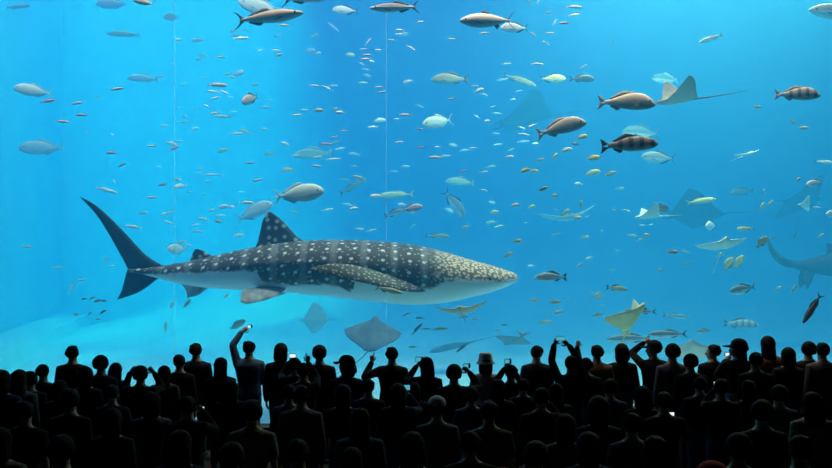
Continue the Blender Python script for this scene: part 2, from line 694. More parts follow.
# outline tables along the body: (x, top, bottom, half width); nose at +.5, tail fin behind -.34
PROFILE = {
    'jack': [(-.37, .018, -.018, .012), (-.28, .035, -.035, .02), (-.15, .09, -.085, .04), (0, .145, -.135, .062), (.15, .165, -.155, .072), (.28, .155, -.145, .07), (.40, .105, -.105, .055), (.47, .05, -.062, .034), (.5, .005, -.03, .012)],
    'snapper': [(-.37, .03, -.03, .015), (-.28, .045, -.045, .025), (-.12, .105, -.09, .05), (.02, .15, -.12, .068), (.15, .17, -.13, .078), (.28, .155, -.125, .078), (.38, .105, -.105, .066), (.46, .035, -.075, .042), (.5, -.015, -.05, .018)],
    'tuna': [(-.40, .009, -.009, .012), (-.32, .022, -.022, .018), (-.18, .07, -.07, .05), (0, .112, -.112, .085), (.14, .122, -.122, .095), (.28, .105, -.108, .088), (.40, .065, -.072, .06), (.47, .028, -.035, .03), (.5, .004, -.01, .008)],
    'cobia': [(-.39, .016, -.016, .014), (-.30, .03, -.028, .024), (-.14, .062, -.06, .05), (.02, .085, -.085, .072), (.16, .088, -.09, .08), (.28, .075, -.078, .08), (.38, .05, -.055, .07), (.46, .03, -.03, .05), (.5, .012, -.016, .02)],
    'bass': [(-.37, .04, -.04, .018), (-.25, .062, -.058, .032), (-.1, .11, -.10, .055), (.05, .14, -.125, .072), (.2, .14, -.125, .08), (.33, .105, -.11, .074), (.43, .06, -.085, .055), (.5, -.012, -.045, .02)],
    'slim': [(-.37, .015, -.015, .012), (-.25, .038, -.036, .024), (-.05, .075, -.07, .045), (.15, .09, -.085, .055), (.3, .078, -.078, .052), (.42, .045, -.05, .036), (.5, .002, -.012, .01)],
    'disc': [(-.36, .03, -.03, .014), (-.25, .09, -.085, .03), (-.08, .20, -.19, .055), (.1, .25, -.235, .07), (.25, .22, -.21, .07), (.38, .13, -.13, .055), (.47, .05, -.06, .032), (.5, .0, -.025, .012)],
}
# tail spread, fork depth, dorsal (from, to, height, peak), anal (from, to, height), pectoral length, finlets
FINS = {
    'jack': (.155, .11, (.13, -.26, .06, .15), (-.02, -.27, .05), .17),
    'snapper': (.13, .05, (.22, -.24, .065, .55), (-.08, -.24, .06), .14),
    'tuna': (.16, .13, (.14, .02, .07, .3), (-.10, -.17, .08), .15),
    'cobia': (.13, .10, (.06, -.24, .05, .2), (-.06, -.25, .045), .13),
    'bass': (.13, .03, (.2, -.24, .07, .5), (-.1, -.25, .06), .13),
    'slim': (.10, .08, (.12, -.2, .04, .4), (-.06, -.22, .035), .09),
    'disc': (.14, .05, (.12, -.25, .07, .4), (.0, -.25, .07), .12),
}


def fish_body(bm, shape, nst=26, n=18, bend=0.0):
    P = PROFILE[shape]
    tops, bots, wids = [[(r[0], r[k]) for r in P] for k in (1, 2, 3)]
    rings = []
    x0 = P[0][0]
    for i in range(nst + 1):
        u = i / nst
        x = x0 + (.5 - x0) * (1 - (1 - u) ** 1.25)
        a, b, w_ = interp(tops, x), interp(bots, x), interp(wids, x)
        zc = (a + b) / 2
        ring = []
        for j in range(n):
            an = 2 * PI * j / n
            c, s = math.cos(an), math.sin(an)
            ring.append(Vector((x, -w_ * math.copysign(abs(c) ** .9, c), zc + (a - b) / 2 * s)))
        rings.append(ring)
    loft(bm, rings)


def z_top(shape, x):
    return interp([(r[0], r[1]) for r in PROFILE[shape]], x)


def z_bot(shape, x):
    return interp([(r[0], r[2]) for r in PROFILE[shape]], x)


def fish_tail(bm, shape):
    sp, fk = FINS[shape][0], FINS[shape][1]
    h = -z_bot(shape, -.35)
    for sg in (1, -1):
        fin(bm, [(-.33, 0, h * .9 * sg), (-.385, 0, sp * .45 * sg), (-.44, 0, sp * .8 * sg), (-.5, 0, sp * sg)],
            [(-.5 + fk, 0, -.006 * sg), (-.5 + fk * .85, 0, sp * .35 * sg), (-.5 + fk * .45, 0, sp * .7 * sg), (-.502, 0, sp * .99 * sg)], .012, 7, 4, (0, 1, 0))


def fish_dorsal(bm, shape):
    a, b, h, pk = FINS[shape][2]
    pts = [a + (b - a) * k / 6 for k in range(7)]
    base = [Vector((x, 0, z_top(shape, x) - .012)) for x in pts]
    tip = []
    for k, x in enumerate(pts):
        u = k / 6
        hh = h * (u / max(pk, .01) if u < pk else 1 - .8 * (u - pk) / (1 - pk))
        tip.append(Vector((x - .03 * u - .02, 0, z_top(shape, x) + max(hh, .006))))
    fin_strip(bm, base, tip)


def fish_anal(bm, shape):
    a, b, h = FINS[shape][3]
    pts = [a + (b - a) * k / 5 for k in range(6)]
    base = [Vector((x, 0, z_bot(shape, x) + .012)) for x in pts]
    tip = [Vector((x - .035, 0, z_bot(shape, x) - h * (1 - .75 * k / 5) * min(1, .5 + k))) for k, x in enumerate(pts)]
    fin_strip(bm, base, tip)


def fin_strip(bm, base, tip, th=.006):
    rings = []
    for b, t_ in zip(base, tip):
        o = Vector((0, th, 0))
        rings.append([b - o, b + o, t_ + o * .3, t_ - o * .3])
    loft(bm, rings)


def fish_pectoral(bm, shape, sd):
    L = FINS[shape][4]
    w_ = interp([(r[0], r[3]) for r in PROFILE[shape]], .2)
    fin(bm, [(.24, w_ * .85 * sd, -.03), (.2, w_ * sd + .02 * sd, -.045), (.24 - L, (w_ + .05) * sd, -.085)],
        [(.19, w_ * .85 * sd, -.06), (.16, w_ * sd + .015 * sd, -.075), (.235 - L, (w_ + .05) * sd, -.09)], .008, 5, 4)


def fish_pelvic(bm, shape):
    zb = z_bot(shape, .14)
    for sd in (1, -1):
        fin(bm, [(.18, .012 * sd, zb + .02), (.13, .03 * sd, zb - .035), (.08, .035 * sd, zb - .06)],
            [(.12, .012 * sd, zb + .02), (.09, .03 * sd, zb - .02), (.075, .035 * sd, zb - .058)], .006, 4, 4)


_meshes = {}


def mesh_of(key, build, mt):
    if key not in _meshes:
        bm = bmesh.new()
        build(bm)
        me = bpy.data.meshes.new(key)
        bmesh.ops.recalc_face_normals(bm, faces=bm.faces[:])
        bm.to_mesh(me)
        bm.free()
        me.polygons.foreach_set('use_smooth', [True] * len(me.polygons))
        me.materials.append(mt)
        _meshes[key] = me
    return _meshes[key]


def fish_rot(face, tilt, yaw=0, roll=0):
    """face 'R' or 'L' across the pane; tilt: nose up in degrees; yaw: turned towards the glass"""
    r = math.radians
    if face == 'R':
        return (r(roll), -r(tilt), -r(yaw))
    return (r(roll), -r(tilt), PI + r(yaw))


def deeper(Y):
    return Y if Y < 16.8 else min(16.8 + (Y - 16.8) * 1.4, 23.5)


def big_fish(name, cat, label, shape, px, py, length, Y, face, tilt, body_m, fin_m, yaw=8, group=None, roll=0):
    Y = deeper(Y)
    s = length * Y / F / max(math.cos(math.radians(yaw)), .35)
    r = tag(empty(name, at(px, py, Y), fish_rot(face, tilt, yaw, roll), s), label, cat, group)
    P = lambda nm, build, mt: link(bpy.data.objects.new(nm, mesh_of(shape + '_' + nm + '_' + mt.name, build, mt)), r)
    P('body', lambda b: fish_body(b, shape), body_m)
    P('caudal_fin', lambda b: fish_tail(b, shape), fin_m)
    P('dorsal_fin', lambda b: fish_dorsal(b, shape), fin_m)
    P('anal_fin', lambda b: fish_anal(b, shape), fin_m)
    for sd in (1, -1):
        o = link(bpy.data.objects.new('pectoral_fin', mesh_of('%s_pec%d_%s' % (shape, sd, fin_m.name), lambda b: fish_pectoral(b, shape, sd), fin_m)), r)
    for sd in (1, -1):
        w_ = interp([(q[0], q[3]) for q in PROFILE[shape]], .40)
        ze = interp([(q[0], (q[1] * .62 + q[2] * .38)) for q in PROFILE[shape]], .40)
        link(bpy.data.objects.new('eye', mesh_of('%s_eye%d' % (shape, sd), lambda b: ellipsoid(b, (.40, w_ * .93 * sd, ze), (.017, .009, .017), 10, 6), M['fish_eye'])), r)
    return r


def whole_fish(shape, mt):
    def build(b):
        fish_body(b, shape, 12, 8)
        fish_tail(b, shape)
        fish_dorsal(b, shape)
        fish_anal(b, shape)
    return mesh_of('whole_' + shape + mt.name, build, mt)


def small_fish(name, cat, label, shape, px, py, length, Y, face, tilt, mt, yaw=10, group=None):
    Y = deeper(Y)
    o = bpy.data.objects.new(name, whole_fish(shape, mt))
    s = length * Y / F / max(math.cos(math.radians(yaw)), .3)
    o.location = at(px, py, Y)
    o.rotation_euler = fish_rot(face, tilt, yaw)
    o.scale = (s, s, s)
    return tag(link(o), label, cat, group)


FM = {}
FM['cobia'] = fish_material('fish_grey_brown', (.42, .33, .27), (.40, .48, .52), (-.03, .0))
FM['cobia_white'] = fish_material('fish_white_striped', (.20, .18, .20), (.40, .46, .50), (-.0, .03), stripe=(.008, .016, (.85, .85, .85)))
FM['tuna'] = fish_material('fish_tuna', (.80, .70, .60), (.26, .30, .34), (-.03, .0))
FM['silver'] = fish_material('fish_silver', (.74, .72, .72), (.84, .86, .86), (.0, .06))
FM['brown'] = fish_material('fish_pale_brown', (.78, .62, .50), (.32, .34, .38), (-.055, -.015), blotch=(.62, .52, .44))
FM['mauve'] = fish_material('fish_mauve', (.54, .42, .37), (.34, .34, .37), (-.06, -.02), blotch=(.50, .42, .38))
FM['barred'] = fish_material('fish_barred', (.27, .20, .18), (.36, .35, .38), (-.05, -.01), bars=(34, .5, (.04, .035, .035), .0))
FM['barred_grey'] = fish_material('fish_barred_grey', (.58, .50, .46), (.32, .36, .40), (-.05, -.01), bars=(36, .2, (.10, .09, .09), .15), blotch=(.5, .45, .42))
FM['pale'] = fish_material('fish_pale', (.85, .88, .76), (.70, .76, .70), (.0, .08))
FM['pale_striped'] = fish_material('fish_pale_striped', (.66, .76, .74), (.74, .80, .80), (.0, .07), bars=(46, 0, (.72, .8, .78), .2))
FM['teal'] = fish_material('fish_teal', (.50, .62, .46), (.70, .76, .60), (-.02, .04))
FM['olive'] = fish_material('fish_olive', (.36, .33, .20), (.55, .52, .36), (-.04, .02))
FM['yellow'] = fish_material('fish_yellow', (.74, .62, .22), (.80, .74, .40), (-.03, .05))
FM['dark'] = fish_material('fish_dark', (.10, .11, .12), (.20, .21, .22), (-.04, .02))
FM['slate'] = fish_material('fish_slate', (.22, .25, .28), (.66, .70, .70), (-.04, -.0))
FM['red_dark'] = fish_material('fish_red_brown', (.06, .025, .02), (.10, .04, .03), (-.04, .02))
FM['surgeon'] = fish_material('fish_blue_grey', (.28, .32, .38), (.60, .64, .68), (-.03, .02), stripe=(-.012, .012, (.60, .60, .6)))
FM['pink'] = fish_material('fish_pink', (.66, .34, .48), (.84, .56, .64), (.0, .05))
FM['pinkwhite'] = fish_material('fish_pink_white', (.80, .66, .68), (.88, .84, .84), (.0, .05))
FM['white'] = fish_material('fish_white', (.88, .92, .90), (.92, .94, .92), (.0, .05))
FM['fin_grey'] = mottled('fin_grey', (.14, .13, .13), (.10, .10, .11), 9, .6)
FM['fin_dark'] = mottled('fin_dark', (.03, .03, .04), (.05, .045, .05), 9, .6)
FM['fin_pale'] = mottled('fin_pale', (.56, .60, .54), (.46, .52, .48), 9, .6)
FM['fin_tan'] = mottled('fin_tan', (.48, .40, .30), (.38, .32, .26), 9, .6)
FM['fin_yellow'] = mottled('fin_yellow', (.55, .46, .16), (.45, .38, .16), 9, .6)

B = big_fish
# ---- the near, clearly drawn fish
B('cobia', 'fish', 'grey-brown slender fish with forked tail swimming right along the top edge', 'cobia', 268, 17, 72, 15.7, 'R', 4, FM['cobia'], FM['fin_dark'], 10)
B('cobia', 'fish', 'dark slender fish cut off by the top edge above the grey-brown fish', 'cobia', 308, -2.5, 56, 15.9, 'R', 3, FM['cobia'], FM['fin_dark'], 10)
B('cobia', 'fish', 'slender fish with white face stripe and black tail swimming left at top centre', 'cobia', 395, 7.5, 50, 15.6, 'L', -5, FM['cobia_white'], FM['fin_dark'], 12)
B('tuna', 'fish', 'large pale tuna swimming left under the bright water at the top', 'tuna', 488, 20.5, 58, 15.7, 'L', -2, FM['tuna'], FM['fin_grey'], 8)
B('trevally', 'fish', 'silvery fish half hidden behind the tail of the large tuna', 'jack', 515, 28, 30, 17.2, 'L', -4, FM['silver'], FM['fin_dark'], 20)
B('snapper', 'fish', 'pale brown fish with white tail swimming right before the eagle ray', 'snapper', 626, 102.5, 57, 15.3, 'R', -2, FM['brown'], FM['fin_tan'], 8)
B('snapper', 'fish', 'mauve-brown fish with yellow tail climbing rightward left of the pale brown fish', 'snapper', 561, 128, 50, 15.6, 'R', 14, FM['mauve'], FM['fin_tan'], 12)
B('snapper', 'fish', 'dark brown fish with black bars swimming right below the pale brown fish', 'bass', 629, 144.5, 56, 15.2, 'R', 3, FM['barred'], FM['fin_dark'], 8)
B('snapper', 'fish', 'grey barred deep-bodied fish swimming right alone on the far right', 'snapper', 797, 94.5, 43, 15.4, 'R', -2, FM['barred_grey'], FM['fin_tan'], 12)
B('trevally', 'fish', 'cream deep-bodied fish swimming left near the left edge, upper of two', 'jack', 34, 91, 34, 18.5, 'L', 6, FM['pale'], FM['fin_pale'], 25)
B('trevally', 'fish', 'bigger hazy pale fish swimming left near the left edge, lower of two', 'jack', 43, 148, 42, 20.5, 'L', -2, FM['pale'], FM['fin_pale'], 20)
B('trevally', 'fish', 'bright pale green jack swimming right above the dorsal fin of the shark', 'jack', 298, 194, 54, 17.0, 'R', 6, FM['pale'], FM['fin_pale'], 15)
B('trevally', 'fish', 'hazy striped jack climbing right, just touching the dorsal fin tip of the shark', 'jack', 254, 212, 42, 19.0, 'R', 24, FM['pale_striped'], FM['fin_pale'], 15)
B('trevally', 'fish', 'round pale jack turned towards the glass below the seam at upper centre', 'jack', 438, 122, 32, 18.5, 'L', -12, FM['pale_striped'], FM['fin_pale'], 35)
B('grouper', 'fish', 'hazy greenish fish with raised dorsal fin swimming left above the pale green jack', 'bass', 313, 154, 38, 22.5, 'L', -4, FM['teal'], FM['fin_pale'], 15)
B('grouper', 'fish', 'hazy brownish fish swimming left below the large tuna', 'bass', 450, 79, 38, 19.0, 'L', -2, FM['olive'], FM['fin_grey'], 15)
B('grouper', 'fish', 'hazy yellow-grey fish with tail raised high at upper centre', 'slim', 519, 80, 36, 20.5, 'R', -22, FM['olive'], FM['fin_grey'], 20)
B('grouper', 'fish', 'hazy yellowish fish with dark upright dorsal fin right of the raised-tail fish', 'jack', 552, 79, 26, 19.5, 'R', -4, FM['yellow'], FM['fin_dark'], 20)
B('triggerfish', 'fish', 'small dark deep-bodied fish swimming right above the pale brown fish', 'snapper', 582, 79, 25, 18.5, 'R', -2, FM['dark'], FM['fin_dark'], 10)
B('grouper', 'fish', 'dark grey fish diving left alone in the bright upper right water', 'slim', 711, 38.5, 28, 18.0, 'L', -20, FM['slate'], FM['fin_grey'], 10)
B('tuna', 'fish', 'grey-green tuna cut off by the top right edge of the picture', 'tuna', 838, 12, 62, 17.5, 'L', 2, FM['slate'], FM['fin_grey'], 8)
B('trevally', 'fish', 'very faint blue-grey fish just above the head of the eagle ray', 'jack', 666, 79, 30, 25, 'L', 2, FM['slate'], FM['fin_pale'], 12)
B('trevally', 'fish', 'dusky blue-grey fish swimming left just below the dark barred fish', 'jack', 659, 158, 38, 19.5, 'L', 2, FM['slate'], FM['fin_dark'], 12)
B('trevally', 'fish', 'hazy blue-grey fish behind the back of the dark barred fish', 'jack', 642, 133, 42, 23, 'L', 2, FM['slate'], FM['fin_grey'], 12)
B('surgeonfish', 'fish', 'blue-grey fish with white face and dark crescent tail before the snout of the shark', 'bass', 551, 277, 33, 16.3, 'L', 0, FM['surgeon'], FM['fin_dark'], 8)
B('trevally', 'fish', 'silver-backed fish with tall dark tail swimming left at lower right', 'jack', 743, 289, 29, 17.2, 'L', -10, FM['slate'], FM['fin_dark'], 8)
B('grouper', 'fish', 'hazy barred fish swimming right above the capped woman with long hair', 'bass', 741, 324, 34, 19.5, 'R', -2, FM['barred_grey'], FM['fin_grey'], 8)
B('wrasse', 'fish', 'dark red-brown slender fish diving steeply at the right edge', 'cobia', 812.5, 308, 36, 14.9, 'L', -56, FM['red_dark'], FM['fin_dark'], 8)
B('trevally', 'fish', 'grey fish with dark drooping tail swimming left above the tan ray', 'slim', 641, 311, 34, 17.4, 'L', 3, FM['slate'], FM['fin_dark'], 8)
B('trevally', 'fish', 'hazy grey fish swimming right, right of the tan ray', 'slim', 675, 316, 26, 19.5, 'R', -4, FM['slate'], FM['fin_grey'], 8)
B('tuna', 'fish', 'long grey fish with pale belly swimming left just over the crowd right of centre', 'slim', 668, 334, 42, 17.2, 'L', 0, FM['slate'], FM['fin_grey'], 8)
B('tuna', 'fish', 'dusky fish with pale belly swimming left low behind the raised hand of the capped viewer', 'slim', 630, 338.5, 48, 17.8, 'L', 0, FM['slate'], FM['fin_grey'], 8)
B('trevally', 'fish', 'small dark-backed fish swimming left above the lower viewer with round head', 'jack', 704, 331, 16, 18.2, 'L', -4, FM['slate'], FM['fin_grey'], 20)
B('grouper', 'fish', 'dark olive fish swimming right between surgeonfish and tan ray', 'bass', 617, 288.5, 21, 17.4, 'R', -6, FM['olive'], FM['fin_dark'], 8)
B('grouper', 'fish', 'hazy olive fish facing the glass left of the dark olive fish', 'disc', 599, 296, 13, 19, 'L', 0, FM['olive'], FM['fin_tan'], 30)
B('trevally', 'fish', 'dark hazy fish swimming left below the thin wide-winged ray at right', 'bass', 742, 192, 26, 22, 'L', -6, FM['dark'], FM['fin_dark'], 12)
B('trumpetfish', 'fish', 'thin yellowish fish with dark bands swimming left above the flat pale ray', 'slim', 746, 228.5, 20, 17.5, 'L', 0, FM['yellow'], FM['fin_grey'], 8)
B('wrasse', 'fish', 'long yellow-olive fish swimming right before the big dark manta', 'slim', 701, 201, 30, 19.0, 'R', 8, FM['yellow'], FM['fin_tan'], 8)
B('butterflyfish', 'fish', 'brown disc-shaped fish tilted upward right of the flat pale ray', 'disc', 762, 242, 14, 16.8, 'R', 50, FM['olive'], FM['fin_dark'], 20)
B('butterflyfish', 'fish', 'yellow fish under the flat pale ray, left one of two', 'disc', 728.5, 264, 15, 17.6, 'R', 60, FM['yellow'], FM['fin_yellow'], 20)
B('butterflyfish', 'fish', 'yellow fish under the flat pale ray, right one of two', 'disc', 739, 262, 15, 17.9, 'R', 58, FM['yellow'], FM['fin_yellow'], 20)
B('trevally', 'fish', 'dark fish with yellow belly tucked under the pectoral fin of the whale shark', 'cobia', 389, 290, 30, 15.7, 'R', -12, FM['olive'], FM['fin_dark'], 8)
B('pufferfish', 'fish', 'bright pale round fish facing the glass behind the tail of the shark', 'disc', 177, 249, 17, 18.6, 'L', 0, FM['white'], FM['fin_pale'], 40)
B('trevally', 'fish', 'pale fish climbing right beside the hand raised with a camera', 'jack', 237, 325, 20, 16.9, 'R', 28, FM['pale'], FM['fin_pale'], 20)
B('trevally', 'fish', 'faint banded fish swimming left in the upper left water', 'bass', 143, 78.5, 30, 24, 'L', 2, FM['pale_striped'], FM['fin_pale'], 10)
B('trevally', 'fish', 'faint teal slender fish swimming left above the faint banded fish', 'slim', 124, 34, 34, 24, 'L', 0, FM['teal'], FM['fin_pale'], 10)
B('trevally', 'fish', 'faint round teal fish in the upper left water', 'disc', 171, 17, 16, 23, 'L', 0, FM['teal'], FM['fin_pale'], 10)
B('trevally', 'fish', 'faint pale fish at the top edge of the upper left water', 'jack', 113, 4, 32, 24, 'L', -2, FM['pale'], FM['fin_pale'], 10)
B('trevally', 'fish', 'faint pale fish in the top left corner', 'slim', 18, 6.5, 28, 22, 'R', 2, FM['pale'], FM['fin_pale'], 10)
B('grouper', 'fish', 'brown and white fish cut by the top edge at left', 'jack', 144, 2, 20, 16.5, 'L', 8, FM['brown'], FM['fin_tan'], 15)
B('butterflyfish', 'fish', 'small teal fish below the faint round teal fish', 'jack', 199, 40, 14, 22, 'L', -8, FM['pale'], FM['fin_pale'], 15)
B('triggerfish', 'fish', 'pale round fish swimming left at the top edge left of the white-striped fish', 'jack', 346, 10.5, 27, 18.5, 'L', 0, FM['pale_striped'], FM['fin_dark'], 10)
B('trevally', 'fish', 'pale fish with sloping body behind the tail of the grey-brown fish', 'jack', 262, 8, 46, 18.8, 'L', 12, FM['pale'], FM['fin_pale'], 15)
B('snapper', 'fish', 'pinkish white fish swimming right alone at upper left of the silver school', 'slim', 217, 85, 22, 16.2, 'R', -4, FM['pinkwhite'], FM['fin_pale'], 10)
B('snapper', 'fish', 'brownish fish seen head-on in the silver school', 'jack', 250.5, 99, 12, 17.0, 'L', -20, FM['mauve'], FM['fin_dark'], 68)
B('grouper', 'fish', 'teal fish with long snout swimming left above the back of the shark', 'slim', 396, 195, 38, 19.5, 'L', -3, FM['teal'], FM['fin_pale'], 10)
B('snapper', 'fish', 'pinkish fish swimming right just below the long-snouted teal fish', 'jack', 412, 208, 22, 17.0, 'R', 8, FM['pinkwhite'], FM['fin_grey'], 10)
B('grouper', 'fish', 'dusky fish right behind the pinkish fish above the back of the shark', 'bass', 395, 213, 22, 19.5, 'R', 16, FM['slate'], FM['fin_dark'], 10)
B('grouper', 'fish', 'hazy green-brown fish swimming left at centre above the head of the shark', 'bass', 460, 182, 30, 22, 'L', 4, FM['teal'], FM['fin_tan'], 10)
B('grouper', 'fish', 'hazy dark fish diving right at centre above the head of the shark', 'jack', 454, 203, 34, 21, 'R', -52, FM['slate'], FM['fin_dark'], 15)
B('trevally', 'fish', 'faint dark-finned fish over the back of the shark behind its head', 'slim', 437, 236, 26, 20, 'R', -2, FM['olive'], FM['fin_grey'], 10)
B('grouper', 'fish', 'hazy slender fish climbing right between pale green jack and seam', 'slim', 352, 187, 30, 21, 'R', 28, FM['olive'], FM['fin_grey'], 10)
B('snapper', 'fish', 'pinkish barred fish near the right edge, level with the thin wide-winged ray', 'jack', 815, 183, 20, 17.2, 'L', -10, FM['pinkwhite'], FM['fin_grey'], 15)
B('snapper', 'fish', 'pale-nosed fish swimming right at the right edge above the pinkish barred fish', 'slim', 824, 162, 20, 18.0, 'R', -6, FM['silver'], FM['fin_grey'], 10)
B('pufferfish', 'fish', 'bright pale fish cut by the right edge above the dark distant shark', 'disc', 832, 214, 14, 17.4, 'L', 0, FM['white'], FM['fin_pale'], 20)
B('butterflyfish', 'fish', 'bright cyan pale fish beside the dark manta, facing the glass', 'disc', 711, 226, 15, 18.4, 'L', 0, FM['white'], FM['fin_dark'], 40)
B('grouper', 'fish', 'dark small fish riding above the pale small ray', 'disc', 661, 208, 15, 17.6, 'R', 0, FM['dark'], FM['fin_dark'], 20)

# ================================================================ rays
def axes(N, W):
    N = Vector(N).normalized()
    W = Vector(W)
    W = (W - N * W.dot(N)).normalized()
    return Matrix((N, W, N.cross(W))).transposed().to_euler()


def make_ray(name, label, px, py, span, Y, rot, top_m, under_m, dihedral=.0, chord=.62, tail=1.2, tail_bend=(0, 0), horns=False, sweep=.22, tip_up=0.0, fold=None):
    """a ray of half-span .5, nose at +X, wings along Y, back towards +Z"""
    s = span * Y / F
    eu = axes(*rot) if len(rot) == 2 else [math.radians(a) for a in rot]
    r = tag(empty(name, at(px, py, Y), eu, s), label, 'ray')
    bm = bmesh.new()
    n = 26
    rings = []
    m = 12
    for i in range(-n, n + 1):
        u = i / n
        au = abs(u)
        y = .5 * u
        lead = .30 - (sweep + .06) * au ** 1.15 + (.10 * max(0, 1 - au * 5) if horns is False else .02 * max(0, 1 - au * 5))
        trail = lead - chord * (1 - au) ** .72 * (1 - .12 * math.sin(PI * au)) - .012
        z0 = (fold if fold is not None and u > 0 else dihedral) * au ** 1.5 + tip_up * au ** 3
        if fold is not None and u > 0:
            y *= math.sqrt(max(0.06, 1 - min(1, fold / .5) ** 2))
        th = .075 * (1 - au) ** 1.3 + .022 * (1 - au) + .004
        if au < .16:
            th += .035 * (1 - (au / .16) ** 2)
        up, dn = [], []
        for k in range(m + 1):
            q = k / m
            x = lead + (trail - lead) * q
            pr = math.sqrt(max(q, 0)) * (1 - q) ** .8 * 1.9
            up.append(Vector((x, y, z0 + th * pr * .62 + .002)))
            dn.append(Vector((x, y, z0 - th * pr * .38 - .002)))
        rings.append(up + dn[::-1])
    loft(bm, rings)
    o = mesh_obj('body', bm, [top_m, under_m], r)
    for p in o.data.polygons:
        if p.normal.z < -.05:
            p.material_index = 1
    if tail:
        bm = bmesh.new()
        pts = [Vector((-.22 - tail * k / 8, tail_bend[0] * (k / 8) ** 2, .01 + tail_bend[1] * (k / 8) ** 2)) for k in range(9)]
        tube(bm, pts, [.022, .017, .014, .011, .009, .008, .006, .005, .004], 6)
        mesh_obj('tail', bm, top_m, r)
    if horns:
        for sd in (1, -1):
            bm = bmesh.new()
            tube(bm, [(.27, .075 * sd, 0), (.34, .085 * sd, -.01), (.40, .07 * sd, -.02)], [.03, .026, .014], 8, .5)
            mesh_obj('head_fin', bm, top_m, r)
    for sd in (1, -1):
        bm = bmesh.new()
        ellipsoid(bm, (.24, .085 * sd, .02), (.014, .012, .014), 8, 6)
        mesh_obj('eye', bm, M['fish_eye'], r)
    for sd in (1, -1):
        bm = bmesh.new()
        fin(bm, [(-.2, .04 * sd, .0), (-.27, .075 * sd, 0), (-.33, .10 * sd, 0)], [(-.28, .02 * sd, 0), (-.31, .05 * sd, 0), (-.335, .095 * sd, 0)], .012, 5, 4, (0, 0, 1))
        mesh_obj('pelvic_fin', bm, top_m, r)
    return r


RM = {}
RM['grey'] = mottled('ray_grey', (.20, .21, .23), (.14, .15, .17), 7, .6)
RM['dark'] = mottled('ray_dark', (.055, .06, .07), (.035, .04, .05), 7, .6)
RM['tan'] = mottled('ray_tan', (.88, .68, .36), (.74, .58, .32), 7, .6)
RM['pale'] = mottled('ray_pale', (.60, .66, .60), (.50, .57, .52), 7, .6)
RM['white'] = mottled('ray_white', (.80, .82, .80), (.70, .74, .72), 5, .6)
RM['green'] = mottled('ray_green', (.34, .40, .28), (.26, .31, .23), 7, .6)
RM['teal'] = mottled('ray_teal', (.24, .30, .28), (.18, .24, .23), 5, .6)

# rot: roll about the nose axis, pitch, heading (0 = nose right, 180 = nose left)
make_ray('eagle_ray', 'grey eagle ray with wings raised high and a long whip tail at upper right', 679, 101, 62, 15.9, ((-1, -.1, -.12), (0, -1, -.1)), RM['grey'], RM['white'], .36, .66, 1.0, (0, .05), tip_up=.0)
make_ray('manta_ray', 'broad blue-grey ray with long tail hovering behind the raised pointing hand', 373, 333, 58, 19.9, ((.12, .62, .75), (-1, 0, -.1)), RM['grey'], RM['pale'], .04, .78, .8, (.75, 0))
make_ray('ray', 'tan ray showing one pale wing low at right above the bob-haired viewer', 634, 321, 66, 16.2, ((.28, -.62, .73), (.96, .05, .26)), RM['tan'], RM['tan'], .04, .60, .5, (0, -.2), fold=.46)
make_ray('ray', 'small pale ray with one wing raised left of the dark manta', 650, 217, 40, 17.8, ((-1, -.1, -.05), (0, -1, .1)), RM['pale'], RM['white'], .30, .6, .6)
make_ray('ray', 'flat pale ray with wide thin wings coming head-on below the dark manta', 723, 248, 52, 17.0, ((-.1, -.85, .5), (1, 0, .12)), RM['pale'], RM['white'], .14, .42, .8)
make_ray('ray', 'thin wide-winged green-white ray gliding near the grey barred fish at right', 747, 155, 30, 18.5, (12, -8, -74), RM['pale'], RM['white'], .10, .45, .7)
make_ray('ray', 'greenish ray turning under the chin of the whale shark', 462, 313, 52, 15.3, ((-.15, -.9, .35), (1, -.1, .12)), RM['green'], RM['pale'], .18, .5, .5)
make_ray('manta_ray', 'big dark manta looming behind the pale small ray at right', 692, 214, 74, 26, (30, 0, 160), RM['dark'], RM['dark'], .08, .75, .5, horns=True)
make_ray('manta_ray', 'very faint wide teal manta behind the mauve-brown fish', 524, 120, 84, 28, (22, 10, 195), RM['teal'], RM['teal'], .12, .7, .6, horns=True)
make_ray('ray', 'cream ray low in the water right behind the rounded-headed shorter viewer', 692, 353, 58, 16.0, ((-.2, -.7, .68), (1, 0, -.2)), RM['pale'], RM['white'], .05, .55, .5)
make_ray('stingray', 'round dark ray low in the water left of the raised phone hands', 513, 341, 40, 20.5, (15, 20, 120), RM['dark'], RM['grey'], .02, .75, .6)
make_ray('stingray', 'grey-green ray lying low behind the raised camera left of the white hat', 452, 347, 60, 23, (8, 14, 170), RM['teal'], RM['grey'], .03, .75, .6)
make_ray('manta_ray', 'faint grey ray with upright wing left of the broad blue-grey ray', 314, 320, 36, 23, (64, 0, 190), RM['grey'], RM['pale'], .10, .8, .5)
make_ray('eagle_ray', 'long hazy ray seen edge-on above the snout of the shark', 566, 219, 66, 22.5, ((.15, -.95, .05), (1, .1, .14)), RM['teal'], RM['pale'], .16, .5, .5)
make_ray('ray', 'small bright cyan curved ray above the dark distant shark', 808, 206, 24, 18.2, (40, -10, 150), RM['white'], RM['white'], .16, .4, .4)
make_ray('manta_ray', 'faint dark manta behind the small bright cyan curved ray', 802, 202, 70, 29, (-38, 0, 30), RM['dark'], RM['dark'], .08, .7, .5, horns=True)



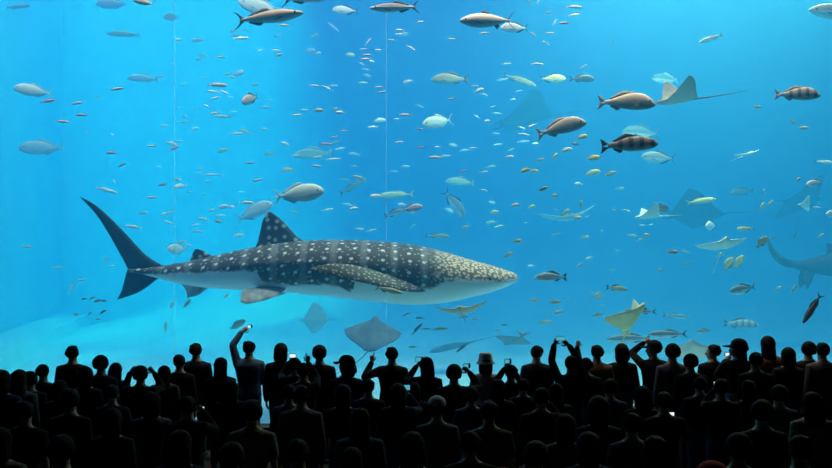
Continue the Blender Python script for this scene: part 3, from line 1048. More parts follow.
def reef_shark():
    Y = 22.5
    k = Y / F
    o = Vector((840, 264))
    r = tag(empty('shark', at(o.x, o.y, Y)), 'dark distant shark at the right edge, only its upswept tail half in view', 'shark')
    q = lambda px, py, y=0.0: Vector(((px - o.x) * k, y, (o.y - py) * k))
    sp = [(767.5, 236, .5), (769, 242, 1.3), (773, 250, 1.8), (780, 257.5, 2.4), (789, 263, 3.2), (800, 265.5, 5), (815, 265.5, 8.5), (832, 264.5, 12), (852, 263, 14), (876, 263, 13.5), (896, 265, 10), (910, 267, 5), (916, 268, 2)]
    bm = bmesh.new()
    tube(bm, [q(a, b) for a, b, c in sp], [c * k for a, b, c in sp], 16, .8)
    mesh_obj('body', bm, RM['dark'], r)
    bm = bmesh.new()
    fin(bm, [q(796, 264), q(784, 259), q(774, 248), q(767, 234)], [q(788, 268), q(777, 262), q(769, 250), q(766.5, 235)], .03, 10, 5, (0, 1, 0))
    mesh_obj('caudal_fin', bm, RM['dark'], r)
    bm = bmesh.new()
    fin(bm, [q(845, 252), q(836, 245), q(827, 243)], [q(826, 256), q(827, 251), q(826, 243.5)], .04, 8, 5, (0, 1, 0))
    mesh_obj('dorsal_fin', bm, RM['dark'], r)
    for sd in (1, -1):
        bm = bmesh.new()
        fin(bm, [q(814, 270, .05 * sd), q(810, 280, .14 * sd), q(804, 289, .2 * sd)], [q(802, 269, .05 * sd), q(801, 278, .14 * sd), q(803, 288, .2 * sd)], .03, 8, 5)
        mesh_obj('pelvic_fin', bm, RM['dark'], r)
        bm = bmesh.new()
        fin(bm, [q(886, 270, .2 * sd), q(876, 278, .5 * sd), q(862, 284, .75 * sd)], [q(868, 272, .2 * sd), q(864, 278, .5 * sd), q(860, 284, .75 * sd)], .04, 8, 5)
        mesh_obj('pectoral_fin', bm, RM['dark'], r)
        bm = bmesh.new()
        ellipsoid(bm, q(906, 265, .15 * sd), (.03, .02, .03), 8, 6)
        mesh_obj('eye', bm, M['fish_eye'], r)


reef_shark()
# ================================================================ the small fish
SMALL = []


def clear_of(px, py, d):
    return all((px - a) ** 2 + (py - b) ** 2 > d * d for a, b in SMALL)


def inside_shark(px, py, pad=3):
    return 125 < px < 518 and interp(S_TOP, px) - pad < py < interp(S_BOT, px) + pad


def school(n, name, label, group, poly, lens, Ys, mats, shapes=('slim',), tilt=12, faces='LR', dmin=5, yaw=35):
    x0, x1 = min(p[0] for p in poly), max(p[0] for p in poly)
    y0, y1 = min(p[1] for p in poly), max(p[1] for p in poly)
    k = tries = 0
    while k < n and tries < 6000:
        tries += 1
        px, py = rnd.uniform(x0, x1), rnd.uniform(y0, y1)
        ins = False
        for (ax, ay), (bx, by) in zip(poly, poly[1:] + poly[:1]):
            if (ay > py) != (by > py) and px < (bx - ax) * (py - ay) / (by - ay) + ax:
                ins = not ins
        if not ins or not clear_of(px, py, dmin):
            continue
        Y = rnd.uniform(*Ys)
        if inside_shark(px, py) and Y < 19.5:
            continue
        SMALL.append((px, py))
        small_fish(name, 'fish', label, rnd.choice(shapes), px, py, rnd.uniform(*lens), Y, rnd.choice(faces),
                   rnd.gauss(0, tilt), rnd.choice(mats), rnd.uniform(-yaw, yaw), group)
        k += 1


# single fish one can point at
def row(items, name, label, group, mats, shape='slim', Ys=(15.5, 17)):
    for k, (px, py, ln, face, tilt) in enumerate(items):
        SMALL.append((px, py))
        small_fish(name, 'fish', label, shape, px, py, ln, rnd.uniform(*Ys), face, tilt, mats[k % len(mats)], rnd.uniform(-20, 20), group)


row([(48, 101, 15, 'R', 14), (78, 103, 14, 'L', -8), (99, 97, 6, 'L', 0), (116.5, 89, 15, 'R', 8), (82, 115, 13, 'L', 0), (62, 121.5, 14, 'R', 0)],
    'fusilier', 'small pink slender fish strung out beside the two pale fish near the left edge', 'pink fish at upper left', [FM['pink'], FM['pinkwhite']])
row([(112, 134, 6, 'R', -50), (112, 153, 13, 'L', 0), (122, 165, 11, 'R', 18), (114, 181, 5, 'R', -60), (152, 146, 11, 'L', 0), (174, 148.5, 12, 'R', 26), (163, 184.5, 11, 'L', -8), (152, 197.5, 11, 'L', 0), (143, 213, 10, 'R', 6), (87, 132, 5, 'L', 0)],
    'fusilier', 'small pinkish slender fish scattered in the water above the tail of the shark', 'pink fish above the tail', [FM['pinkwhite'], FM['pink'], FM['pink'], FM['white']])
row([(106, 190, 22, 'R', -14), (27, 247, 11, 'R', 0), (57, 267, 12, 'R', 0), (81, 280, 10, 'R', 10), (72, 287, 14, 'L', -60), (105, 260, 12, 'R', 50), (134, 227, 18, 'L', 8), (113, 266, 9, 'L', -10)],
    'fusilier', 'small pale fish in the water left of and behind the tail of the shark', 'pale fish around the tail', [FM['white'], FM['pale']], Ys=(17, 20))
row([(84, 299, 6, 'L', 0), (92, 298, 6, 'R', 30), (98, 301, 9, 'L', -12), (104, 301, 6, 'L', 0), (76, 314.5, 6, 'R', 0), (90, 313.5, 6, 'R', 30), (103, 312, 8, 'R', 36), (98, 319, 6, 'R', 0)],
    'damselfish', 'tiny dark fish clustered under the tail of the whale shark', 'dark fish under the tail', [FM['dark'], FM['mauve'], FM['slate']], 'bass', (15.6, 16.6))
row([(172, 305, 10, 'R', 60), (166, 327, 12, 'R', 84), (226, 296, 9, 'R', 40), (187, 304, 12, 'R', 48)],
    'fusilier', 'small pale fish hanging tail-down below the rear body of the shark', 'pale fish below the rear body', [FM['pale'], FM['teal']], 'jack', (17, 20))
row([(368, 42, 10, 'R', 44), (364, 49, 9, 'L', 0), (379, 50, 9, 'L', 0), (366, 55, 11, 'R', 0), (366, 59, 11, 'L', 0), (381, 92, 10, 'R', 8), (379, 87, 9, 'L', 0), (411, 48, 11, 'R', -34), (420, 22, 9, 'R', 8), (400, 30, 10, 'L', 0), (398, 34, 8, 'R', 0), (392, 40, 8, 'L', 6)],
    'fusilier', 'small white fish clustered along the pane joint at top centre', 'white fish along the joint', [FM['white'], FM['silver']], Ys=(15.8, 18))
row([(406, 115, 14, 'L', 0), (397, 119, 8, 'L', 0), (452, 99, 9, 'L', 0), (475, 86, 7, 'R', 0), (400, 142, 10, 'L', -6), (420, 147.5, 9, 'R', 0), (436, 157.5, 16, 'L', 0), (473, 148, 9, 'L', -4), (463, 171, 8, 'R', 24), (484, 172, 9, 'R', 6), (438, 147, 8, 'L', 0), (325, 144, 14, 'R', 0), (344, 131, 10, 'L', -8), (334, 137, 9, 'R', 8), (420, 129, 9, 'R', -8), (316, 166, 11, 'R', -6), (258, 180, 12, 'L', -8), (250, 163, 10, 'R', 6)],
    'fusilier', 'small bright pink and white fish in mid-water around the round pale jack', 'bright fish around the round jack', [FM['pinkwhite'], FM['white'], FM['pink']], Ys=(15.6, 17.5))
row([(485, 33, 11, 'L', -4), (533, 34, 8, 'R', -36), (549, 12.5, 8, 'L', 0), (546, 43, 9, 'L', 30), (537, 64, 14, 'R', 0), (506, 64, 10, 'R', 0), (530, 2, 7, 'R', 70), (538, 2, 7, 'R', 60), (574, 7, 18, 'R', 0), (574, 15, 14, 'R', 10), (565, 23, 12, 'L', -6), (555, 22, 8, 'R', 60), (550, 33, 10, 'R', 0), (583, 67, 9, 'R', 26), (613, 42, 6, 'R', 80)],
    'fusilier', 'small fish in the bright water right of the large tuna', 'small fish in the bright upper water', [FM['silver'], FM['pinkwhite'], FM['mauve'], FM['white']], Ys=(15.8, 18))
row([(582, 137, 13, 'R', 14), (576, 144, 8, 'L', 0), (566, 150, 13, 'R', 10), (593, 158, 16, 'R', 8), (592, 173, 16, 'R', 12), (610, 174, 13, 'R', 20), (579, 184, 10, 'L', 0), (526, 170, 12, 'L', -20), (534, 171, 9, 'R', 0), (543, 189, 11, 'R', 24), (516, 205, 11, 'L', -10), (494, 212, 10, 'R', 6), (531, 207, 9, 'R', 18), (565, 213, 13, 'R', 40), (577, 218, 10, 'R', 8), (581, 204, 7, 'R', 78), (555, 157, 9, 'R', 60), (540, 160, 9, 'R', 18), (509, 157, 10, 'R', 6), (517, 241, 10, 'R', 4), (585, 237, 9, 'R', 0), (508, 255, 11, 'R', 30)],
    'snapper', 'small olive-yellow fish in mid-water left of and below the dark barred fish', 'yellow fish in mid-water', [FM['yellow'], FM['olive'], FM['silver'], FM['yellow']], 'jack', (15.6, 18.5))
row([(555, 302, 12, 'R', 8), (559, 312, 11, 'L', -10), (590, 293, 6, 'R', 0), (535, 300, 10, 'L', 0), (580, 265, 8, 'L', -40), (598, 315, 11, 'R', 10), (545, 322, 14, 'R', 0), (524, 335, 9, 'L', -50)],
    'wrasse', 'small dusky fish low in the water between surgeonfish and tan ray', 'dusky fish below the surgeonfish', [FM['olive'], FM['mauve'], FM['slate']], 'bass', (16.2, 19))
row([(770, 204, 10, 'R', 50), (762, 207, 10, 'R', 64), (798, 180, 8, 'R', 40), (764, 192, 7, 'R', 80), (794, 289, 9, 'R', 60), (778, 289, 8, 'R', 40), (821, 236, 9, 'R', 30), (795, 236, 7, 'R', 70), (773, 238, 6, 'L', 0), (648, 235, 9, 'L', 0), (672, 252, 12, 'R', 0), (688, 264, 6, 'L', 0), (661, 270, 8, 'L', 0), (640, 240, 7, 'R', 10), (803, 128, 12, 'R', 0), (793, 122, 10, 'R', -20), (757, 107, 10, 'R', 6)],
    'damselfish', 'small fish dotted about the right water around pale rays and distant shark', 'small fish at right', [FM['olive'], FM['teal'], FM['mauve'], FM['slate']], 'jack', (16, 19))
row([(407, 314, 10, 'L', -20), (420, 318, 10, 'L', 0), (417, 329, 16, 'R', 48), (426, 329, 10, 'R', 0), (440, 329, 16, 'R', 4), (462, 348, 14, 'L', -36), (520, 334, 10, 'R', -40), (475, 319, 9, 'R', 0), (505, 325, 8, 'L', 0), (497, 331, 8, 'R', 0), (413, 347, 10, 'L', 0)],
    'wrasse', 'small dark fish near the sand below the head of the shark', 'dark fish below the head', [FM['slate'], FM['olive'], FM['dark']], 'slim', (16, 18.5))

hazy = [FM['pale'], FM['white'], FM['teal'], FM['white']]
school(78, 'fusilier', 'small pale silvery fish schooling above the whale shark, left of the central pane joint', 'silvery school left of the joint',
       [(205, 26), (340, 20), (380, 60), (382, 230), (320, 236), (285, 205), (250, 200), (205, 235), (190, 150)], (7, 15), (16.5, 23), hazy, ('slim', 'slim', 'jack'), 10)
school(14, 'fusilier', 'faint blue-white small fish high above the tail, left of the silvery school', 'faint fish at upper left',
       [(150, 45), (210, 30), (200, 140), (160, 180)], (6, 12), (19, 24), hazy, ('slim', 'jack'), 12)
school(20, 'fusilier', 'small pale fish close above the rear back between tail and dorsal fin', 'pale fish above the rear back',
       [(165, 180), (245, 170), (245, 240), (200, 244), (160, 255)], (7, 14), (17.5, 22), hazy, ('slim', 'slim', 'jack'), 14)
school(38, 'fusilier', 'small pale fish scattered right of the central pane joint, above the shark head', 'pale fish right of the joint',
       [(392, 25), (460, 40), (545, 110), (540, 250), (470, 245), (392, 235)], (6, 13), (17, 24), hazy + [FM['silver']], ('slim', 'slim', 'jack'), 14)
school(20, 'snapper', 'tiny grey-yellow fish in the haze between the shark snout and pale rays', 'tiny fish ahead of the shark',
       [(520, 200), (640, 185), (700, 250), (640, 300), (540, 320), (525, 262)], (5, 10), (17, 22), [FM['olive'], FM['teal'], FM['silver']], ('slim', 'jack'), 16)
# ================================================================ the viewers
PM = {}
PM['skin'] = mat('skin_light', (.34, .22, .165), .6, .3)
PM['skin_tan'] = mat('skin_tan', (.25, .155, .11), .6, .3)
PM['hair'] = mottled('hair_black', (.006, .0055, .005), (.010, .008, .007), 30, .75, .06)
PM['hair_brown'] = mottled('hair_brown', (.02, .012, .008), (.03, .018, .012), 30, .75, .06)
for nm, c in (('black', (.010, .010, .011)), ('navy', (.012, .018, .04)), ('grey', (.09, .09, .10)), ('white', (.48, .48, .47)), ('brown', (.14, .085, .05)),
              ('blue', (.06, .12, .22)), ('green', (.05, .09, .04)), ('red', (.45, .03, .02)), ('pink', (.55, .36, .36)), ('denim', (.04, .06, .11)), ('khaki', (.20, .17, .12)), ('teal', (.05, .15, .16))):
    PM[nm] = mottled('cloth_' + nm, c, tuple(q * .75 for q in c), 25, .9, .1)
PM['hat_pink'] = mottled('hat_pale_pink', (.80, .66, .64), (.72, .58, .57), 20, .9, .1)
PM['shoe'] = mat('shoe', (.03, .03, .03), .6)
PM['eye_white'] = mat('eye', (.5, .5, .5), .3)
PM['lips'] = mat('lips', (.33, .14, .12), .5)
PM['phone_case'] = mat('phone_case', (.02, .02, .022), .35, .5)
PM['camera_body'] = mat('camera_body', (.03, .03, .032), .4, .5)
PM['lens_glass'] = mat('lens_glass', (.01, .01, .015), .1, .6)


def glow(name, col, strength):
    m = mat(name, (0, 0, 0), .3)
    b = m.node_tree.nodes['Principled BSDF']
    b.inputs['Emission Color'].default_value = (*col, 1)
    b.inputs['Emission Strength'].default_value = strength
    return m


PM['screen_white'] = glow('lit_screen_white', (.80, .92, 1.0), 2.6)
PM['screen_blue'] = glow('lit_screen_blue', (.10, .62, .80), 1.5)
PM['led'] = glow('lit_lamp', (.75, .85, 1.0), 3.0)

PENDING = []          # (object, final mesh name) whose voxel skin is still to be taken


def skin_of(name, bm, mt, parent, voxel=.016, smooth=3, fac=.5, extra=None):
    """link the joined shapes as ONE continuous skin; extra: shapes joined on afterwards (fingers)"""
    o = mesh_obj(name, bm, mt, parent)
    r = o.modifiers.new('r', 'REMESH')
    r.mode = 'VOXEL'
    r.voxel_size = voxel
    r.use_smooth_shade = True
    if smooth:
        s = o.modifiers.new('s', 'SMOOTH')
        s.iterations = smooth
        s.factor = fac
    PENDING.append((o, mt, extra))
    return o


def take_skins():
    bpy.context.view_layer.update()
    dg = bpy.context.evaluated_depsgraph_get()
    got = [(o, mt, ex, bpy.data.meshes.new_from_object(o.evaluated_get(dg))) for o, mt, ex in PENDING]
    for o, mt, ex, me in got:
        o.modifiers.clear()
        old = o.data
        if ex is not None:
            b = bmesh.new()
            b.from_mesh(me)
            t = bpy.data.meshes.new('t')
            ex.to_mesh(t)
            b.from_mesh(t)
            b.to_mesh(me)
            b.free()
            ex.free()
            bpy.data.meshes.remove(t)
        me.name = o.name
        o.data = me
        me.materials.clear()
        me.materials.append(mt)
        me.polygons.foreach_set('use_smooth', [True] * len(me.polygons))
        bpy.data.meshes.remove(old)
    PENDING.clear()


def ering(c, rx, ry, n=16, p=.9):
    return [Vector((c[0] + rx * math.copysign(abs(math.cos(a)) ** p, math.cos(a)), c[1] + ry * math.copysign(abs(math.sin(a)) ** p, math.sin(a)), c[2]))
            for a in (2 * PI * k / n for k in range(n))]


def torso(bm, k, w, g=0.0, z_from=.86, belly=0.0, lean=0.0):
    """hips to neck; k: size, w: build, g: garment ease, lean: forward shift of the shoulders"""
    T = [(.80, .135, .105, .0), (.90, .165, .118, -.005), (.98, .158, .112, .0), (1.08, .145, .105, .005), (1.18, .158, .112, .0), (1.28, .178, .118, -.008),
         (1.35, .182, .108, -.012), (1.385, .172, .092, -.012), (1.415, .130, .075, -.008), (1.44, .075, .062, .0), (1.47, .056, .058, .008)]
    rings = []
    for z, rx, ry, y in T:
        if z < z_from - .05:
            continue
        if g and z > 1.45:
            continue
        b = belly * math.exp(-((z - 1.02) / .12) ** 2)
        rings.append(ering((0, (y + b * .5 + lean * max(0, (z - .9) / .5)) * k, z * k), (rx * w + g + b * .3) * k, (ry * (.6 + .4 * w) + g + b * .6) * k))
    loft(bm, rings)


def hand(bm_extra, bm_palm, wr, d, side, k, up, curl=.5, point=False):
    """palm in the skin, five unequal bent fingers rooted in it. d: along the hand, up: back of the hand"""
    d = d.normalized()
    up = (up - d * up.dot(d)).normalized()
    x = d.cross(up).normalized() * side            # towards the thumb side
    tube(bm_palm, [wr - d * .01 * k, wr + d * .035 * k, wr + d * .075 * k], [.026 * k, .036 * k, .036 * k], 10, .55, up=up)
    for i, (off, L, r) in enumerate(((.027, .074, .0088), (.009, .082, .0092), (-.009, .076, .0088), (-.026, .060, .0078))):
        p = wr + d * .07 * k + x * off * k
        pts = [p - d * .02 * k, p]
        ang = 0
        c = .08 if (point and i == 0) else (1.25 if point else curl)
        for seg, f in enumerate((.45, .32, .23)):
            ang += c * (.7 if seg == 0 else 1.0)
            v = d * math.cos(ang) - up * math.sin(ang) + x * off * 1.2 * math.cos(ang)
            pts.append(pts[-1] + v.normalized() * L * f * k)
        tube(bm_extra, pts, [r * k, r * k, r * .95 * k, r * .88 * k, r * .75 * k], 6)
    p = wr + d * .022 * k + x * .022 * k
    v1 = (d * .55 + x * .75 - up * .25).normalized()
    v2 = (d * .9 + x * .25 - up * (.3 + .4 * curl)).normalized()
    tube(bm_extra, [p - v1 * .015 * k, p + v1 * .032 * k, p + v1 * .032 * k + v2 * .03 * k, p + v1 * .032 * k + v2 * .052 * k],
         [.0115 * k, .011 * k, .0098 * k, .008 * k], 6)


def head(bm, k, hw=1.0):
    """skull, jaw, nose, brow, ears; faces +Y; centre of the skull at z 1.60"""
    ellipsoid(bm, (0, -.012 * k, 1.605 * k), (.080 * k * hw, .098 * k, .095 * k), 20, 14)
    ellipsoid(bm, (0, .025 * k, 1.555 * k), (.062 * k * hw, .070 * k, .078 * k), 18, 12)
    ellipsoid(bm, (0, .055 * k, 1.502 * k), (.036 * k, .040 * k, .028 * k), 14, 10)
    tube(bm, [(0, .085 * k, 1.60 * k), (0, .103 * k, 1.575 * k), (0, .112 * k, 1.552 * k)], [.011 * k, .013 * k, .016 * k], 8)
    ellipsoid(bm, (0, .082 * k, 1.614 * k), (.05 * k, .018 * k, .012 * k), 12, 8)
    ellipsoid(bm, (0, .086 * k, 1.522 * k), (.026 * k, .014 * k, .012 * k), 10, 8)
    for s in (1, -1):
        ellipsoid(bm, (s * .077 * k * hw, -.005 * k, 1.575 * k), (.013 * k, .024 * k, .034 * k), 10, 8)


def rot_about(bm_verts, piv, eul):
    m = Matrix.Translation(piv) @ eul.to_matrix().to_4x4() @ Matrix.Translation(-Vector(piv))
    for v in bm_verts:
        v.co = m @ v.co


def person(label, px, top, h=1.68, build=1.0, arms='down', hair='short', shirt='black', legs='denim', sex='m', yaw=0.0, head_yaw=0.0, head_pitch=0.0,
           hat=None, skin='skin', hairc='hair', Y=None, xyz_arms=None, belly=0.0, shoulder=1.0, stance=.10, lean=0.0, child=False, sleeve='long', hat_m='grey'):
    """a standing viewer seen from behind. px/top: column and row of the crown of the head; h: height"""
    crown = h + {'bob': .015, 'short': .012, 'long': .012, 'curly': .025, 'bun': .015, 'bald': 0}.get(hair, .012) + (.035 if hat else 0)
    if Y is None:
        Y = (CZ - crown) * F / (top - HY)
    k = h / 1.70
    x0 = (px - 416) * Y / F
    r = tag(empty('person', (x0, Y, 0), (0, 0, math.radians(yaw))), label, 'person', None)
    R = Matrix.Rotation(math.radians(-yaw), 3, 'Z')

    def loc(hx, hy, dy=0.0):
        """picture point (absolute) at depth dy in front of the person -> person space"""
        p = at(hx, hy, Y + dy) - Vector((x0, Y, 0))
        return R @ p
    SW = .185 * k * shoulder
    SZ = 1.375 * k
    body, ex = bmesh.new(), bmesh.new()
    torso(body, k, build * (.95 if sex == 'f' else 1.0), 0, belly=belly, lean=lean)
    ly = lean * 1.1 * k
    hd = bmesh.new()
    head(hd, k, 1.05 if child else 1.0)
    if child:
        for v in hd.verts:
            v.co = Vector((v.co.x * 1.18, v.co.y * 1.15, 1.47 * k + (v.co.z - 1.47 * k) * 1.0))
    he = Euler((math.radians(-head_pitch), 0, math.radians(head_yaw)))
    piv = Vector((0, 0, 1.49 * k))
    rot_about(hd.verts, piv, he)
    for v in hd.verts:
        v.co.y += ly
    tmp = bpy.data.meshes.new('t')
    hd.to_mesh(tmp)
    body.from_mesh(tmp)
    bpy.data.meshes.remove(tmp)
    hd.free()
    tube(body, [(0, ly * .9, 1.40 * k), (0, .006 * k + ly, 1.46 * k), (0, .012 * k + ly, 1.53 * k)], [.074 * k, .062 * k, .058 * k], 14)
    tube(body, [(-.10 * k, ly * .8 - .02 * k, 1.405 * k), (0, ly - .02 * k, 1.45 * k), (.10 * k, ly * .8 - .02 * k, 1.405 * k)], [.03 * k, .05 * k, .03 * k], 10)
    # legs
    HW = .088 * k
    legpts = {}
    for s in (1, -1):
        fx = s * stance * k
        legpts[s] = [Vector((s * HW, 0, .90 * k)), Vector((s * (HW + stance * k) / 2, .015 * k, .48 * k)), Vector((fx, -.01 * k, .085 * k))]
        a, b, c = legpts[s]
        tube(body, [a, a.lerp(b, .5), b, b.lerp(c, .35) + Vector((0, -.012 * k, 0)), c], [.082 * k * build, .072 * k * build, .054 * k, .054 * k, .036 * k], 14)
        tube(body, [c + Vector((0, -.03 * k, -.045 * k)), c + Vector((0, .06 * k, -.052 * k)), c + Vector((s * .015, .15 * k, -.06 * k))], [.032 * k, .032 * k, .022 * k], 10)
    # arms
    slv = bmesh.new()
    torso(slv, k, build * (.95 if sex == 'f' else 1.0), .016, z_from=.88, belly=belly, lean=lean)
    L1, L2 = .29 * k, .25 * k
    hands = {}
    for s in (1, -1):
        sh = Vector((s * SW * .92, -.012 * k + ly, SZ - .015 * k))
        spec = (xyz_arms or {}).get(s, None)
        kind = arms if not isinstance(arms, dict) else arms.get(s, 'down')
        if spec and spec[0] == 'ik':
            tg = loc(*spec[1])
            pose = spec[2] if len(spec) > 2 else 'grip'
            dv = tg - sh
            dl = min(max(dv.length, .12 * k), (L1 + L2) * .985)
            dn = dv.normalized()
            ca = (L1 * L1 + dl * dl - L2 * L2) / (2 * L1 * dl)
            hint = Vector((s * .7, -.15, -1.0))
            hint = (hint - dn * hint.dot(dn)).normalized()
            el = sh + dn * L1 * ca + hint * L1 * math.sqrt(max(0, 1 - ca * ca))
            wr = sh + dn * dl
        elif spec:
            el, wr = loc(*spec[0]), loc(*spec[1])
            pose = spec[2] if len(spec) > 2 else 'grip'
            # keep true limb lengths: aim along the picture directions
            el = sh + (el - sh).normalized() * L1
            wr = el + (wr - el).normalized() * L2
        elif kind == 'down':
            el = sh + Vector((s * .055, -.02, -.283)) * k
            wr = el + Vector((s * .0, .06, -.24)) * k
            pose = 'relaxed'
        elif kind == 'cam':
            el = sh + Vector((s * .10, .12, -.235)) * k
            wr = Vector((s * .065 * k, .25 * k + ly, 1.53 * k))
            wr = el + (wr - el).normalized() * L2
            pose = 'grip'
        elif kind == 'camwide':
            el = sh + Vector((s * .17, .08, -.20)) * k
            wr = el + (Vector((s * .12 * k, .16 * k + ly, 1.60 * k)) - el).normalized() * L2
            pose = 'grip'
        elif kind == 'camlow':
            el = sh + Vector((s * .07, .06, -.27)) * k
            wr = el + (Vector((s * .05 * k, .36 * k + ly, 1.32 * k)) - el).normalized() * L2
            pose = 'grip'
        elif kind == 'high':
            el = sh + Vector((s * .06, .10, .265)) * k
            wr = el + Vector((-s * .10, .07, .21)) * k
            pose = 'grip'
        elif kind == 'folded':
            el = sh + Vector((s * .07, .06, -.27)) * k
            wr = el + Vector((-s * .19, .13, .03)) * k
            pose = 'relaxed'
        else:
            el = sh + Vector((s * .06, 0, -.28)) * k
            wr = el + Vector((0, .2, -.14)) * k
            pose = 'relaxed'
        ab = .043 * k * (.6 + .4 * build)
        tube(body, [Vector((s * SW * .55, -.01 * k + ly, SZ - .005)), sh, sh.lerp(el, .5), el], [ab * 1.15, ab * 1.28, ab, ab * .82], 12)
        tube(body, [el, el.lerp(wr, .3), wr], [ab * .84, ab * .86, ab * .56], 12)
        d = (wr - el)
        if pose == 'relaxed':
            hd_ = d.normalized() + Vector((0, .15, -.2))
            hand(ex, body, wr, hd_, -1, k, Vector((s, 0, 0)), .35)
        elif pose == 'point':
            hand(ex, body, wr, Vector((0, .15, 1)), -s, k, Vector((0, -1, 0)), .3, True)
        else:
            hand(ex, body, wr, d.normalized() + Vector((-s * .55, .25, .1)), -s if d.z > 0 else s, k, Vector((0, -1, .3)), .75)
        hands[s] = R.inverted() @ (wr + d.normalized() * .06 * k) + Vector((x0, Y, 0))
        # sleeve
        e = .016 * k
        if sleeve == 'short':
            tube(slv, [Vector((s * SW * .5, -.01 * k + ly, SZ - .004)), sh, sh.lerp(el, .62)], [ab * 1.2 + e, ab * 1.32 + e, ab * 1.05 + e * 1.3], 12)
        elif sleeve == 'long':
            tube(slv, [Vector((s * SW * .5, -.01 * k + ly, SZ - .004)), sh, sh.lerp(el, .5), el], [ab * 1.2 + e, ab * 1.32 + e, ab * 1.05 + e, ab * .9 + e], 12)
            tube(slv, [el, el.lerp(wr, .4), el.lerp(wr, .93)], [ab * .9 + e, ab * .86 + e, ab * .62 + e], 12)
        else:
            tube(slv, [Vector((s * SW * .5, -.01 * k + ly, SZ - .004)), sh], [ab * 1.2 + e, ab * 1.25 + e], 12)
    skin_of('body', body, PM[skin], r, .015, 2, .5, ex)
    skin_of('shirt', slv, PM[shirt], r, .018, 3)
    # trousers or skirt
    tr = bmesh.new()
    if legs.startswith('skirt'):
        c = legs.split('_')[1]
        loft(tr, [ering((0, 0, z * k), rx * k, ry * k) for z, rx, ry in ((1.02, .165, .125), (.92, .19, .145), (.75, .215, .18), (.50, .25, .22), (.46, .25, .22))])
        skin_of('skirt', tr, PM[c], r, .022, 2)
    else:
        loft(tr, [ering((0, -.003 * k, z * k), (rx * build + .014) * k, (ry + .014) * k) for z, rx, ry in ((.84, .14, .115), (.90, .168, .122), (.97, .160, .115), (1.0, .156, .112))])
        for s in (1, -1):
            a, b, c = legpts[s]
            tube(tr, [a, a.lerp(b, .5), b, b.lerp(c, .4), c + Vector((0, 0, .02 * k))], [.098 * k * build, .088 * k * build, .070 * k, .066 * k, .060 * k], 14)
        skin_of('trousers', tr, PM[legs], r, .02, 2)
    for s in (1, -1):
        c = legpts[s][2]
        b = bmesh.new()
        tube(b, [c + Vector((0, -.035 * k, -.047 * k)), c + Vector((0, .06 * k, -.047 * k)), c + Vector((s * .012, .165 * k, -.055 * k))], [.042 * k, .043 * k, .032 * k], 12)
        for v in b.verts:
            v.co.z = max(v.co.z, .004)
        mesh_obj('shoe', b, PM['shoe'], r)
    # face
    for s in (1, -1):
        b = bmesh.new()
        ellipsoid(b, (s * .031 * k, .083 * k, 1.585 * k), (.014 * k, .012 * k, .009 * k), 10, 8)
        rot_about(b.verts, piv, he)
        for v in b.verts:
            v.co.y += ly
        mesh_obj('eye', b, PM['eye_white'], r)
    # hair
    hb = bmesh.new()
    hw = (1.05 * 1.18 if child else 1.0)
    if hair != 'bald':
        vol = {'short': .010, 'curly': .026, 'bob': .024, 'long': .020, 'bun': .016, 'ponytail': .012}[hair] * k
        vs = ellipsoid(hb, (0, -.016 * k, 1.607 * k), (.082 * k * hw + vol, .099 * k + vol, .094 * k + vol), 22, 16)
        for v in vs:                                       # open over the face
            if v.co.y > .045 * k and v.co.z < 1.645 * k:
                v.co.y = .045 * k - (v.co.y - .045 * k) * .2
            if v.co.z < 1.535 * k and hair in ('short', 'curly', 'bun', 'ponytail'):
                v.co.z = 1.535 * k + (v.co.z - 1.535 * k) * .3
                v.co.y = min(v.co.y, .0)
        q = random.Random(int(px * 7 + top))
        for _ in range({'curly': 22, 'short': 9}.get(hair, 9)):      # uneven locks
            a, e = q.uniform(PI * .95, PI * 2.05), q.uniform(-.45, .95)
            rr = (.080 * hw + vol / k * .3, .098 + vol / k * .3, .094 + vol / k * .25)
            sz = q.uniform(.018, .03) * k
            ellipsoid(hb, (rr[0] * k * math.cos(e) * math.cos(a), -.016 * k + rr[1] * k * math.cos(e) * math.sin(a), (1.607 + rr[2] * math.sin(e)) * k), (sz, sz, sz * 1.2), 10, 8)
        if hair in ('long', 'bob'):
            lo = 1.23 if hair == 'long' else 1.43
            for _ in range(7):
                x_ = q.uniform(-.085, .085) * hw
                tube(hb, [(x_ * k, -.085 * k, 1.58 * k), ((x_ * 1.12) * k, -.095 * k, (1.45 if hair == 'long' else 1.5) * k), ((x_ * 1.1 + q.uniform(-.015, .015)) * k, (-.095 if hair == 'long' else -.06) * k, (lo + q.uniform(-.02, .05)) * k)],
                     [.024 * k, .024 * k, .012 * k], 8)
        if hair == 'bob':
            loft(hb, [ering((0, y * k, z * k), rx * k * hw, ry * k) for z, rx, ry, y in ((1.64, .095, .095, -.02), (1.57, .104, .095, -.025), (1.50, .105, .085, -.035), (1.45, .098, .072, -.04), (1.435, .085, .06, -.04))])
        if hair == 'long':
            loft(hb, [ering((0, y * k, z * k), rx * k * hw, ry * k) for z, rx, ry, y in ((1.64, .092, .095, -.02), (1.55, .100, .085, -.03), (1.45, .105, .065, -.05), (1.34, .115, .05, -.075 + lean), (1.26, .095, .04, -.085 + lean), (1.23, .06, .025, -.085 + lean))])
        if hair == 'bun':
            ellipsoid(hb, (0, -.10 * k, 1.64 * k), (.05 * k, .045 * k, .05 * k), 14, 10)
        if hair == 'ponytail':
            tube(hb, [(0, -.10 * k, 1.62 * k), (0, -.15 * k, 1.57 * k), (0, -.15 * k, 1.47 * k), (0, -.13 * k, 1.38 * k)], [.025 * k, .038 * k, .034 * k, .014 * k], 10)
        rot_about(hb.verts, piv, he)
        for v in hb.verts:
            v.co.y += ly
        ho = skin_of('hair', hb, PM[hairc], r, .012 if hair != 'long' else .014, 5)
